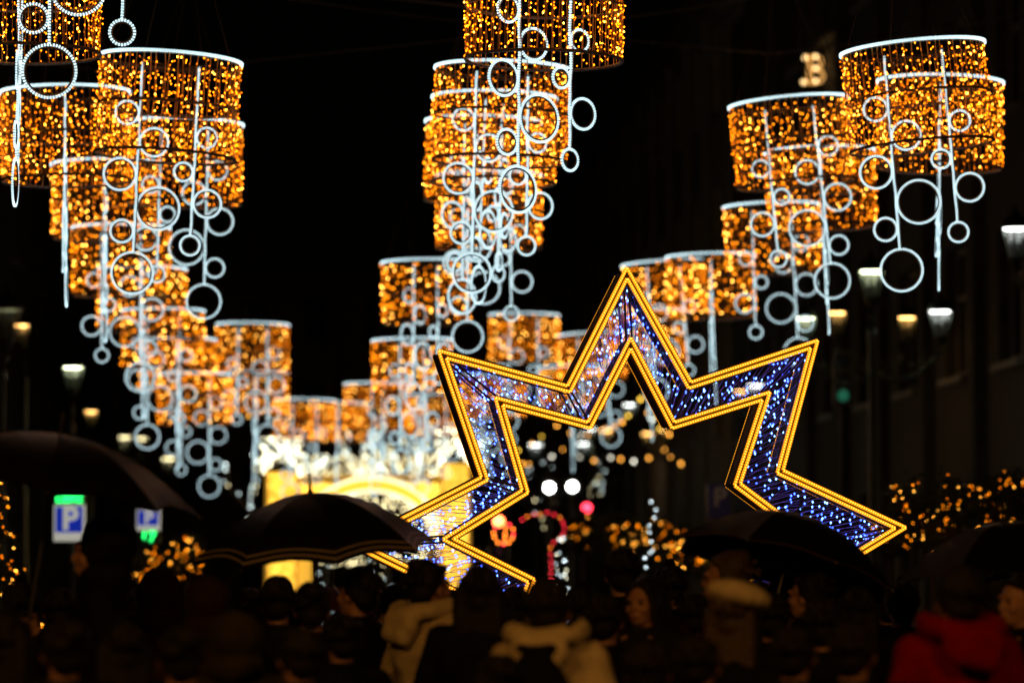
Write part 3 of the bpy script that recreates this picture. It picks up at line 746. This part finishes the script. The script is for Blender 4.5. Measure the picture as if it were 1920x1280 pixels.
# ------------------------------------------------------------------ trees with lights
M['needle'] = mat('fir_needles', (.035,.06,.025), .7, scale=8, amt=.5)
M['bark'] = mat('bark', (.09,.065,.045), .85, scale=12, bump=.4)
def fir(label, base, h, r, nb, keys, seed, rad=.011, group='trees strung with lights'):
    rnd = random.Random(seed); t = thing('fir_tree', label, 'tree', base, 0, group)
    m = MB(); m.tube([(0,0,0),(0,0,h*.5),(0,0,h*.97)], [.06*h/3, .04*h/3, .008], 8); m.build('trunk', M['bark'], t)
    m = MB(); lights = []
    for i in range(150):
        e = (i+rnd.random())/150; z = h*(.08+.88*e); L = r*(1-e)*rnd.uniform(.75,1.12)+.04; a = rnd.uniform(0, 2*math.pi)
        d = V((math.cos(a), math.sin(a), 0)); tip = d*L + V((0,0,z-L*.3)); org = V((0,0,z))
        s = V((-d.y, d.x, 0))
        for k in range(9):
            f = .12+.88*k/8; p = org.lerp(tip, f); wd = .10*h/3*(1.15-f)+.02
            for sg in (-1, 1):
                q = p + s*sg*wd*rnd.uniform(.7,1.3) + d*wd*.6 + V((0,0,rnd.uniform(-.05,.02)))
                u = (q-p).cross(V((0,0,1))).normalized()*.018*h/3
                m.add([p-u, p+u, q], [(0,1,2)])
        lights.append((org, tip))
    m.build('crown', M['needle'], t)
    m = MB()
    for i in range(nb):
        o, tp = rnd.choice(lights); p = o.lerp(tp, rnd.uniform(.6, 1.04)) + V((0,0,.02))
        m.octa(p, rad*rnd.uniform(.8,1.15), rnd.randrange(len(keys)))
    m.build('string_lights', [M[k] for k in keys], t, kind='stuff')
    return t
AM = ['amber_hi','amber_mid','amber_mid','amber_lo']
def gbase(px, Y): p = at(px, 900, Y); return V((p.x, Y, .13 if abs(p.x-xc(Y)) > 5.6 else .004))
def bush(label, px, py, Y, rx, rz, nb, seed, rad):
    """round crown on a trunk, leaves and amber bulbs through the crown"""
    rnd = random.Random(seed); c_ = at(px, py, Y); gb = gbase(px, Y); t = thing('leafy_tree', label, 'tree', (c_.x, Y, gb.z), 0, 'trees strung with lights')
    zc = c_.z-gb.z; m = MB(); tips = []
    m.tube([(0,0,0),(.03,.02,zc*.5),(0,0,zc-rz*.2)], [.08,.06,.04], 8)
    while len(tips) < 90:
        d = V((rnd.gauss(0,1), rnd.gauss(0,1), rnd.gauss(0,1))).normalized(); r = rnd.random()**.4
        tips.append(V((d.x*rx*r, d.y*rx*.8*r, zc+d.z*rz*r)))
    for p in tips[::3]: m.tube([(0,0,zc-rz*.5), V((p.x*.5,p.y*.5,zc-rz*.3+(p.z-zc)*.4)), p], [.022,.014,.004], 5)
    m.build('trunk', M['bark'], t); m = MB()
    for p in tips:
        for _ in range(26):
            q = p + V((rnd.gauss(0,.1), rnd.gauss(0,.1), rnd.gauss(0,.09)))*rx; u = V((rnd.gauss(0,1), rnd.gauss(0,1), rnd.gauss(0,1))).normalized(); w_ = u.orthogonal().normalized(); l = .05*rnd.uniform(.7,1.4)
            m.add([q-w_*l*.35, q+u*l, q+w_*l*.35, q-u*l], [(0,1,2,3)])
    m.build('crown', M['needle'], t); m = MB()
    for _ in range(nb):
        p = rnd.choice(tips); k = rnd.choice((1,1,2,3))
        for j in range(k): m.octa(p*1.0 + V((rnd.gauss(0,.09)*rx, -abs(rnd.gauss(0,.1))-.03, rnd.gauss(0,.07)*rx)), rad*rnd.uniform(.8,1.15), rnd.randrange(4))
    m.build('string_lights', [M[k] for k in AM], t, kind='stuff'); return t
fir('broad dark fir with amber lights behind the left black umbrella', gbase(-8, 40), 2.75, .85, 170, AM, 1, .0065)
bush('amber-lit tree right of the green digits', 262, 1050, 60, .36, .34, 24, 2, .009)
bush('amber-lit tree beside the left tip of the centre umbrella', 350, 1042, 58, .34, .34, 28, 3, .009)
bush('dark tree with amber lights below the red traffic light', 1152, 1010, 66, .5, .48, 26, 4, .011)
bush('dark tree with amber lights left of the blue parking sign', 1288, 1040, 62, .55, .42, 30, 5, .011)
bush('big tree strung with amber lights right of the star tip', 1748, 968, 44, .66, .42, 58, 6, .0062)
bush('tree strung with amber lights at the right edge', 1872, 950, 46, .55, .4, 46, 7, .0062)
bush('low amber-lit tree just under the right tip of the star', 1668, 1005, 48, .3, .26, 24, 8, .0065)
bush('far dark tree with amber lights under the white curl', 1222, 1012, 74, .5, .4, 24, 15, .010)
bush('far dark tree with amber lights right of the candy cane', 1092, 1000, 78, .45, .4, 18, 16, .010)
fir('small fir with cool white lights under the red candy cane', gbase(1052, 58), 2.35, .3, 60, ['white_bulb','white_bulb','cream_bulb'], 9, .009)
fir('small fir with cool white lights under the white curl', gbase(1215, 56), 2.25, .3, 34, ['white_bulb'], 10, .009)
fir('small fir with cool white lights below the centre umbrella', gbase(694, 54), 2.1, .3, 40, ['white_bulb'], 12, .009)
# bare plane trees wrapped in cool white lights at the far end
def wrapped(label, base, h, spread, nb, keys, seed, rad=.02):
    rnd = random.Random(seed); t = thing('bare_tree', label, 'tree', base, 0, 'bare trees wrapped in white lights'); m = MB(); segs = []
    def grow(p, d, L, r, lv):
        q = p + d*L; m.tube([p, p.lerp(q,.5)+V((rnd.uniform(-.05,.05),rnd.uniform(-.05,.05),0)), q], [r, r*.85, r*.7], 6); segs.append((p, q, r))
        if lv:
            for k in range(3 if lv > 1 else 2):
                a = rnd.uniform(0, 6.28); nd = (d + V((math.cos(a), math.sin(a), rnd.uniform(.0,.5)))*spread).normalized()
                grow(q, nd, L*rnd.uniform(.55,.75), r*.62, lv-1)
    grow(V((0,0,0)), V((0,0,1)), h*.42, .14, 3)
    m.build('trunk', M['bark'], t, True); m = MB()
    for _ in range(nb):
        p, q, r = rnd.choice(segs); a = rnd.uniform(0, 6.28)
        m.octa(p.lerp(q, rnd.random()) + V((math.cos(a)*r*1.1, math.sin(a)*r*1.1, rnd.uniform(-.03,.03))), rad, rnd.randrange(len(keys)))
    m.build('string_lights', [M[k] for k in keys], t, kind='stuff'); return t
WK = ['tree_white','tree_cream','tree_white']
wrapped('leftmost bare tree wrapped in white lights, beside the gate tower', gbase(500, 92), 5.2, .6, 220, WK, 21)
wrapped('bare tree wrapped in white lights over the left half of the gate', gbase(610, 96), 5.7, .8, 400, WK, 22)
wrapped('bare tree wrapped in white lights over the middle of the gate', gbase(725, 98), 5.9, .8, 460, WK, 23)
wrapped('bare tree wrapped in white lights over the right gate tower', gbase(840, 94), 5.7, .8, 400, WK, 24)
wrapped('bare tree with sparse white lights right of the star left arm', gbase(1045, 112), 5.4, .8, 60, WK, 25)

# ------------------------------------------------------------------ red candy cane, wreath, white curl, traffic lights
def bulb_path(name, label, cat, pts, n, keys, Y, rad, tube_r=.03, tm='dark_metal', seed=1, post=True):
    rnd = random.Random(seed); P = [at(x, y, Y) for x, y in pts]; b = V((P[-1].x, Y, .004)); t = thing(name, label, cat, b)
    P = [p-b for p in P]; m = MB(); m.tube(P + ([V((P[-1].x, 0, 0))] if post else []), tube_r, 6); m.build('frame', M[tm], t)
    m = MB(); L = [0]
    for a, c in zip(P, P[1:]): L.append(L[-1]+(c-a).length)
    for i in range(n):
        d = L[-1]*i/(n-1); k = max(j for j in range(len(L)) if L[j] <= d+1e-9); k = min(k, len(P)-2)
        p = P[k].lerp(P[k+1], (d-L[k])/max(1e-6, L[k+1]-L[k])); m.octa(p+V((rnd.uniform(-.015,.015),-tube_r-rad*.6,rnd.uniform(-.015,.015))), rad, rnd.randrange(len(keys)))
    m.build('bulbs', [M[k] for k in keys], t, kind='stuff'); return t
bulb_path('candy_cane_light', 'candy cane outlined in red and orange bulbs right of the star left arm', 'light decoration',
          [(980,975),(992,966),(1010,962),(1030,961),(1048,966),(1058,980),(1061,994),(1052,1008),(1034,1018),(1031,1040),(1032,1060),(1033,1088)], 18, ['red_bulb','orange_bulb','red_bulb'], 72, .015, .012)
bulb_path('wreath_light', 'round wreath of glowing orange and red bulbs below the red signal', 'light decoration',
          [(945+19*math.cos(a), 999+19*math.sin(a)) for a in [k*math.pi/8-1.5 for k in range(17)]] + [(945,1018)], 17, ['orange_bulb','red_bulb','orange_bulb'], 64, .022, .012)
bulb_path('curl_light', 'curled string of cool white bulbs rising beside the right fir', 'light decoration',
          [(1222,942),(1230,952),(1231,962),(1226,972),(1219,982),(1217,992),(1219,1004),(1220,1014),(1224,1034),(1218,1060)], 9, ['white_bulb'], 60, .010, .004)
M['tl_red'] = emit('signal_red', (1,.03,.06), 9); M['tl_redor'] = emit('signal_red_hot', (1,.13,.04), 16); M['tl_green'] = emit('signal_green', (.05,.5,.3), .13)
def traffic_light(label, px, py, Y, key, idx):
    p = at(px, py, Y); t = thing('traffic_light', label, 'traffic light', (p.x, Y, .004)); z = p.z
    m = MB(); m.tube([(.0,.12,0),(0,.12,z+.6)], .05, 8); m.build('pole', M['dark_metal'], t)
    m = MB(); zc = z - (.0 if idx == 1 else .28 if idx == 0 else -.28); m.bx(-.15,.15,-.08,.1,zc-.45,zc+.45); m.build('housing', M['dark_metal'], t)
    for k in range(3):
        zz = zc + .28 - .28*k; m = MB(); m.lathe([(.01,-.02),(.06,-.02),(.1,-.005),(.1,.0)], 14)
        o = m.build('lens', M[key] if k == idx else M['pane'], t); o.rotation_euler = (R(-90),0,0); o.location = (0,-.09,zz)
        m = MB(); m.tube([(.11*math.cos(a),-.14,zz+.11*math.sin(a)) for a in [math.pi*i/8 for i in range(9)]], .012, 4); m.build('visor', M['dark_metal'], t)
traffic_light('red traffic light just above the orange wreath', 935, 977, 70, 'tl_redor', 0)
traffic_light('red traffic light right of the floodlights', 1100, 952, 84, 'tl_red', 0)
traffic_light('dim green traffic light below the orange lanterns on the right', 1580, 742, 64, 'tl_green', 2)

# ------------------------------------------------------------------ signs
M['sign_blue'] = emit('sign_blue_backlit', (.01,.05,.75), .34); M['sign_blue_dark'] = mat('sign_blue', (.01,.04,.35), .4)
M['sign_white'] = emit('sign_white_backlit', (.85,.85,.72), .42); M['sign_white_dark'] = mat('sign_white', (.7,.7,.7), .4)
M['led_green'] = emit('led_green', (.02,1,.16), 3.2); M['sign_grey'] = emit('sign_side_backlit', (.6,.68,.9), .3)
def text_mesh(txt, size, m_, parent, loc, name='lettering'):
    me = TXT[txt].copy(); me.materials.append(m_); me.transform(Matrix.Diagonal((size, size, 1, 1)))
    q = link(name, me, parent, loc=loc); q.rotation_euler = (R(90), 0, 0); return q
def p_sign(label, x0, x1, y0, y1, Y, lit, led=None, ledpos=0, yaw=0):
    a, b = at(x0, y0, Y), at(x1, y1, Y); cx_, w_, h = (a.x+b.x)/2, b.x-a.x, a.z-b.z; zc = (a.z+b.z)/2
    t = thing('parking_sign', label, 'sign', (cx_, Y, .13), R(yaw)); zc -= .13
    m = MB(); m.tube([(0,.1,0),(0,.1,zc+h/2)], .045, 8); m.build('pole', M['dark_metal'], t)
    m = MB(); m.bx(-w_/2, w_/2, -.06, .05, zc-h/2, zc+h/2); m.build('board', M['sign_white'] if lit else M['sign_blue_dark'], t)
    u = w_*.44
    m = MB(); m.bx(-u, u, -.072, -.0605, zc-h*.26 if lit else zc-h*.47, zc+h*.45); m.build('blue_field', M['sign_blue'] if lit else M['sign_blue_dark'], t)
    text_mesh('P', h*.86 if lit else h*.7, M['sign_white'] if lit else M['sign_white_dark'], t, (.03*w_, -.085, zc+(h*.09 if lit else h*.1)), 'letter_p')
    if led:
        zz = zc+h/2+.09 if ledpos > 0 else zc-h/2-.12
        m = MB(); m.bx(-w_*.5, w_*.5, -.05, .05, zz-.085, zz+.085); m.build('display_box', M['dark_metal'], t)
        text_mesh(led, .17 if ledpos > 0 else .26, M['led_green'], t, (0, -.065, zz), 'led_text')
    return t
p_sign('backlit white and blue P parking sign under green LED word', 102, 159, 946, 1014, 58, True, 'LIBRE', 1)
p_sign('smaller blue P parking sign with green LED digits below', 257, 300, 955, 994, 64, True, '17', -1)
p_sign('unlit blue P parking sign under the star right arm', 1326, 1370, 906, 974, 60, False)
# B+ sign on the building
BY = 86.0; bp_ = at(1523, 130, BY); bs = ppm(BY)
M['sign_gold'] = emit('sign_letter_gold', (1,.50,.14), .75); M['sign_goldlow'] = emit('sign_plus_gold', (1,.4,.1), .15); M['sign_bulb'] = emit('sign_bulb', (1,.66,.28), 3.0)
t = thing('letter_sign', 'gold letter B and plus sign with bulbs high on the right building', 'sign', bp_)
def bxz(px, py): return ((px-1523)/bs, (130-py)/bs)
m = MB(); th = 4.0/bs
def stroke(pts, r): m.tube([(bxz(x,y)[0], 0, bxz(x,y)[1]) for x, y in pts], r, 6)
stroke([(1518,106),(1517,156)], th*1.15); stroke([(1506,107),(1528,106)], th*.75); stroke([(1504,157),(1528,156)], th*.75)
stroke([(1528,106),(1538,109),(1542,117),(1538,126),(1528,130),(1520,130)], th*.85); stroke([(1528,130),(1540,134),(1545,143),(1540,153),(1528,156)], th*.85)
m.build('letter_b', M['sign_gold'], t, True); m = MB()
stroke([(1549,124),(1571,125)], th*.6); stroke([(1560,115),(1560,135)], th*.6); m.build('plus', M['sign_goldlow'], t, True)
for x, y in ((1509,109),(1529,107),(1529,129),(1506,155),(1529,153)):
    m = MB(); q = bxz(x, y); m.ell((q[0], -th*1.3, q[1]), (.05,.05,.05), 0, None, 10, 6); m.build('bulb', M['sign_bulb'], t, True)
m = MB()
for x in (1512, 1528, 1560): m.bx(bxz(x,0)[0]-.02, bxz(x,0)[0]+.02, .05, 4.0, bxz(0,160)[1]-.02, bxz(0,160)[1]+.02)
m.build('bracket', M['dark_metal'], t)
def put(name, me, parent, material=None):
    o = link(name, me, parent)
    if material: o.material_slots[0].link = 'OBJECT'; o.material_slots[0].material = material
    return o
eye_me = MB(); eye_me.ell((0,0,0), (.0105,.008,.0095)); eye_me = eye_me.mesh('eye', M['eye'], True)
lip_me = MB(); lip_me.ell((0,.106,1.5425), (.023,.006,.008)); lip_me = lip_me.mesh('lips', M['lips'], True)
def person(label, px, ptop, Y, face=0, h=None, pose='down', puff=0, coat='black', hair='short', hairm='hair_dark', hood=None, hat=None, hatm='cream', feat=False, group=None, lift=0):
    """px, ptop: pixel of the crown of the head; face: degrees, 0 looks away from the camera"""
    Y *= 1.14; p = at(px, ptop, Y); s = (p.z-.004)/1.755
    t = thing('person', label, 'person', (p.x, Y, .004), R(face), group); w_ = 1.07*min(max(s,.92),1.05); t.scale = (w_, w_, s)
    put('body', BODY[pose], t); put('coat', COAT[(pose, puff)], t, CLOTH[coat]); put('trousers', TROU, t, CLOTH['char'] if coat != 'char' else CLOTH['jeans'])
    for sm in SHOES: link('shoe', sm, t)
    if hair and hood != 'up': put('hair', HAIR[hair], t, M[hairm])
    if hood:
        ho = put('hood', HOOD[hood == 'up'], t, CLOTH[coat]); ho.location = (0, -.01*lift, .045*lift); ho.scale = [1+.06*lift]*3; ho.location.z -= 1.45*.06*lift
    if hat: put('hat', HATS[hat], t, CLOTH[hatm])
    if feat:
        for sx in (-1, 1): link('eye', eye_me, t, loc=(sx*.031, .088, 1.612))
        link('lips', lip_me, t)
    return t
person('man with dark hair in a cream hooded jacket, face turned right', 806, 1046, 17.0, -50, coat='cream', hood='down', puff=1, feat=True, lift=.6)
person('woman with long dark hair in black between the two cream jackets', 902, 1058, 15.5, -8, hair='long', puff=1)
hj = person('person in cream hooded jacket with a black backpack, back to the camera', 1030, 1082, 13.8, -14, coat='cream', hood='down', puff=1, lift=1)
person('tall dark-haired person in black right of the candy cane', 1166, 1026, 19.0, 6, puff=1)
person('woman with dark hair looking back over her shoulder, face lit', 1207, 1078, 16.5, 150, hair='long', coat='char', feat=True)
person('bearded man in profile facing left, photographing under the right umbrella', 1362, 1030, 17.0, 78, pose='phone', coat='brown', feat=True, hairm='hair_brown')
person('person in a dark knit cap left of the photographing man', 1256, 1060, 20.0, 10, hat='beanie', hatm='black')
person('person wearing a pale cream beret in front of the right umbrella', 1376, 1098, 14.2, -20, coat='black', hat='beret', hair='long', hairm='hair_brown')
person('person in a bright red hooded jacket at the lower right', 1796, 1058, 13.2, 12, coat='red', hood='down', puff=1, lift=.8)
person('person with a half-lit face at the right edge', 1912, 1072, 15.5, 120, coat='black', feat=True)
person('person holding the large black umbrella at the left edge', 196, 968, 15.2, 98, pose='brolly', coat='black', hood='up')
person('person under the striped black umbrella in the centre', 640, 1062, 17.6, 55, pose='brolly', coat='char')
person('person holding the tilted dark umbrella right of the man', 1540, 1068, 18.0, 60, pose='brolly', coat='black')
person('person holding the black umbrella at the right edge', 1872, 1075, 17.5, 0, pose='brolly', coat='navy')
person('short-haired person whose head stands against the golden gate pillar', 521, 1077, 17.0, 0, coat='char')
person('round-headed person right of the one before the golden pillar', 585, 1088, 16.2, 5, coat='black', hair='bun')
person('person in a brown hooded coat, hood up, left of centre', 392, 1082, 16.0, 0, coat='brown', hood='up')
person('person with a dim rust-coloured jacket under the left umbrella edge', 300, 1070, 17.2, 12, coat='maroon', hood='up')
person('person with a pale hood low down left of the golden pillar', 446, 1148, 13.5, -5, coat='olive', hood='up')
# the rest of the crowd: nothing in the photograph tells these dark backs apart
rnd = random.Random(42)
spots = [(40,1090,16.5),(110,1100,18.5),(250,1100,19),(470,1100,20),(700,1098,20.5),(745,1092,19),(965,1098,18.5),(1090,1100,17.6),(1135,1112,15.8),(1300,1112,18.2),(1450,1110,16.4),(1610,1098,16.8),(1690,1092,18.5),
         (20,1150,13),(120,1160,12.6),(225,1165,13.4),(340,1172,12.4),(560,1175,13.2),(640,1150,15.4),(1215,1200,12.6),(1310,1190,13),(1490,1170,13.2),(1600,1165,12.8),(1505,1084,21),(1582,1088,20.4),(1436,1092,22),(1660,1100,21),(1545,1120,15),(552,1128,18.2),(488,1132,17.4),(852,1104,21),(930,1225,13.6),(1472,1080,18.6),(1415,1088,19.4)]
MARKS = [(20,'the left picture edge'),(110,'the lit parking sign'),(235,'the smaller parking sign'),(340,'the left tip of the striped umbrella'),(478,'the left half of the striped umbrella'),(555,'the golden gate pillar'),
         (648,'the right half of the striped umbrella'),(722,'the small red umbrella'),(850,'the long-haired woman'),(945,'the lower star corner'),(1090,'the candy cane'),(1135,'the floodlights'),(1215,'the white curl'),
         (1305,'the photographing man'),(1415,'the blue parking sign'),(1440,'the pale beret'),(1472,'the left side of the tilted umbrella'),(1500,'the crown of the tilted umbrella'),(1545,'the star lower right arm'),(1590,'the right side of the tilted umbrella'),(1680,'the right star tip')]
used = {}
for x, y, Y in spots:
    row = 'front row' if Y < 14.5 else 'middle rows' if Y < 18 else 'back rows'
    mk_ = min((q for q in MARKS if (row, q[1]) not in used), key=lambda q: abs(q[0]-x))[1]; used[(row, mk_)] = 1
    person('dark-clothed person in the %s, below %s' % (row, mk_), x, y, Y, rnd.uniform(-25,25), puff=rnd.randrange(2), coat=rnd.choice(['black','navy','char','black']),
           hair=rnd.choice(['short','short','long','bun']), hat='beanie' if rnd.random() < .25 else None, hatm='black', group='dark figures in the crowd')
# backpack
bk = tag(link('backpack', PACK), 'black backpack worn on the cream hooded jacket', 'backpack')
bk.location = hj.location; bk.rotation_euler = hj.rotation_euler; bk.scale = [q*1.05 for q in hj.scale]
# phone held up by the photographing man
m = MB(); m.bx(-.078,.078,-.005,.005,-.038,.038); ph = m.build('phone', M['dark_metal']); tag(ph, 'dark phone held up in landscape by the photographing man', 'phone')
pm = [o for o in bpy.data.objects if o.get('label','').startswith('bearded man')][0]
bpy.context.view_layer.update()
ph.location = pm.matrix_world @ V((0,.335,1.545)); ph.rotation_euler = (R(-8), 0, pm.rotation_euler.z)

# ------------------------------------------------------------------ umbrellas
M['canopy'] = mat('umbrella_cloth', (.006,.006,.0065), .4, scale=60, amt=.2, bump=.05); M['canopy_red'] = mat('umbrella_cloth_red', (.06,.008,.008), .4, scale=60, amt=.2)
M['stripe'] = mat('reflective_stripe', (.5,.42,.3), .4); M['piping'] = mat('umbrella_piping', (.10,.05,.02), .5); M['chrome'] = mat('umbrella_shaft', (.25,.25,.27), .3, .8)
def umbrella(label, px, py, Y, rad, tilt=(0,0), depth=.3, shaft=.85, cm='canopy', stripes=False, piping=False, spin=0, holder=None):
    """px, py: the crown under the ferrule; tilt: degrees about x (towards camera +) and y (to the right +)"""
    Y *= 1.2; rad *= 1.2; depth *= 1.2
    t = thing('umbrella', label, 'umbrella', at(px, py, Y), 0, 'open umbrellas over the crowd')
    t.rotation_euler = Euler((R(tilt[0]), R(tilt[1]), 0)).to_matrix().to_euler()
    if holder:                     # the holder stands so that the raised hand closes on the shaft
        pr = [o for o in bpy.data.objects if o.get('label','') == holder][0]
        ax = Euler((R(tilt[0]), R(tilt[1]), 0)).to_matrix() @ V((0,0,1)); shaft = (t.location.z-1.24)/ax.z; grip = t.location - ax*(shaft-.03)
        hd = pr.rotation_euler.to_matrix() @ V((.125*pr.scale.x, .315*pr.scale.y, 0)); pr.location.x = grip.x-hd.x; pr.location.y = grip.y-hd.y
    n = 8
    def pt(a0, u, e):              # u across the gore 0..1, e out from the crown 0..1
        a = a0 + u*2*math.pi/n; sag = math.cos((u-.5)*2*math.pi/n)
        flat = math.cos(math.pi/n)/math.cos((u-.5)*2*math.pi/n)
        r = rad*e*(flat*.985 if 0 < u < 1 else 1)*(1-.05*math.sin(math.pi*u)*e**3)
        return V((r*math.cos(a), r*math.sin(a), -depth*(e**2.0)*(1-.10*math.sin(math.pi*u)*e)))
    for k in range(n):
        a0 = spin + k*2*math.pi/n; U, E = 7, 9
        def sheet(off, e0=0.0, e1=1.0):
            vs = [pt(a0, i/(U-1), e0+(e1-e0)*j/(E-1)) + V((0,0,off)) for j in range(E) for i in range(U)]
            return vs, [(j*U+i, j*U+i+1, (j+1)*U+i+1, (j+1)*U+i) for j in range(E-1) for i in range(U-1)]
        m = MB(); v, f = sheet(.0015, .015); m.add(v, f); v2, f2 = sheet(-.0015, .015); m.add(v2, [tuple(reversed(q)) for q in f2])
        g_ = m.build('canopy_panel', M[cm], t, True)
        if stripes:
            m = MB()
            for e0, e1 in ((.905,.913),(.955,.965)): v, f = sheet(.0045, e0, e1); m.add(v, f); v2, f2 = sheet(.003, e0, e1); m.add(v2, [tuple(reversed(q)) for q in f2])
            m.build('hem_stripe', M['stripe'], g_, True)
        if piping:
            m = MB(); m.tube([pt(a0, i/12, 1.0) for i in range(13)], .0035, 5); m.build('piping', M['piping'], g_)
        m = MB(); m.tube([pt(a0, 0, j/8)+V((0,0,-.008)) for j in range(9)], .003, 5); q = pt(a0, 0, .55)+V((0,0,-.01))
        m.tube([q, (0,0,-depth*1.05)], .003, 5); m.ell(pt(a0,0,1.0)+V((0,0,-.004)), (.008,.008,.008), 0, None, 8, 5); m.build('rib', M['chrome'], t)
    m = MB(); m.tube([(0,0,0),(0,0,-shaft)], .006, 8); m.build('shaft', M['chrome'], t)
    m = MB(); m.lathe([(.014,-.004),(.016,.012),(.008,.02),(.006,.10),(.004,.105)], 10); m.build('ferrule', M['dark_metal'], t, True)
    m = MB(); m.tube([(0,0,-shaft),(0,0,-shaft-.1)] + [(.035-.035*math.cos(a), 0, -shaft-.1-.035*math.sin(a)) for a in [k*math.pi/8 for k in range(1,9)]], .013, 8); m.build('handle', M['dark_metal'], t, True)
    return t
umbrella('black umbrella with two pale hem stripes in the centre', 582, 924, 16.8, .55, (6,-4), .27, .80, stripes=True, spin=.22, holder='person under the striped black umbrella in the centre')
umbrella('huge black umbrella at the left edge, pale shaft showing', 112, 814, 15.2, .60, (0,9), .235, .86, spin=.1, holder='person holding the large black umbrella at the left edge')
umbrella('dark umbrella with brown piping tilted to the right below the star', 1496, 966, 17.2, .52, (-10,15), .26, .80, piping=True, spin=.35, holder='person holding the tilted dark umbrella right of the man')
umbrella('black umbrella cut by the right edge below the amber firs', 1882, 978, 17.0, .52, (0,-4), .24, .80, spin=.2, holder='person holding the black umbrella at the right edge')
umbrella('small dark red umbrella left of the cream jacket', 622, 1100, 19.5, .27, (0,6), .12, .7, 'canopy_red', spin=.3)
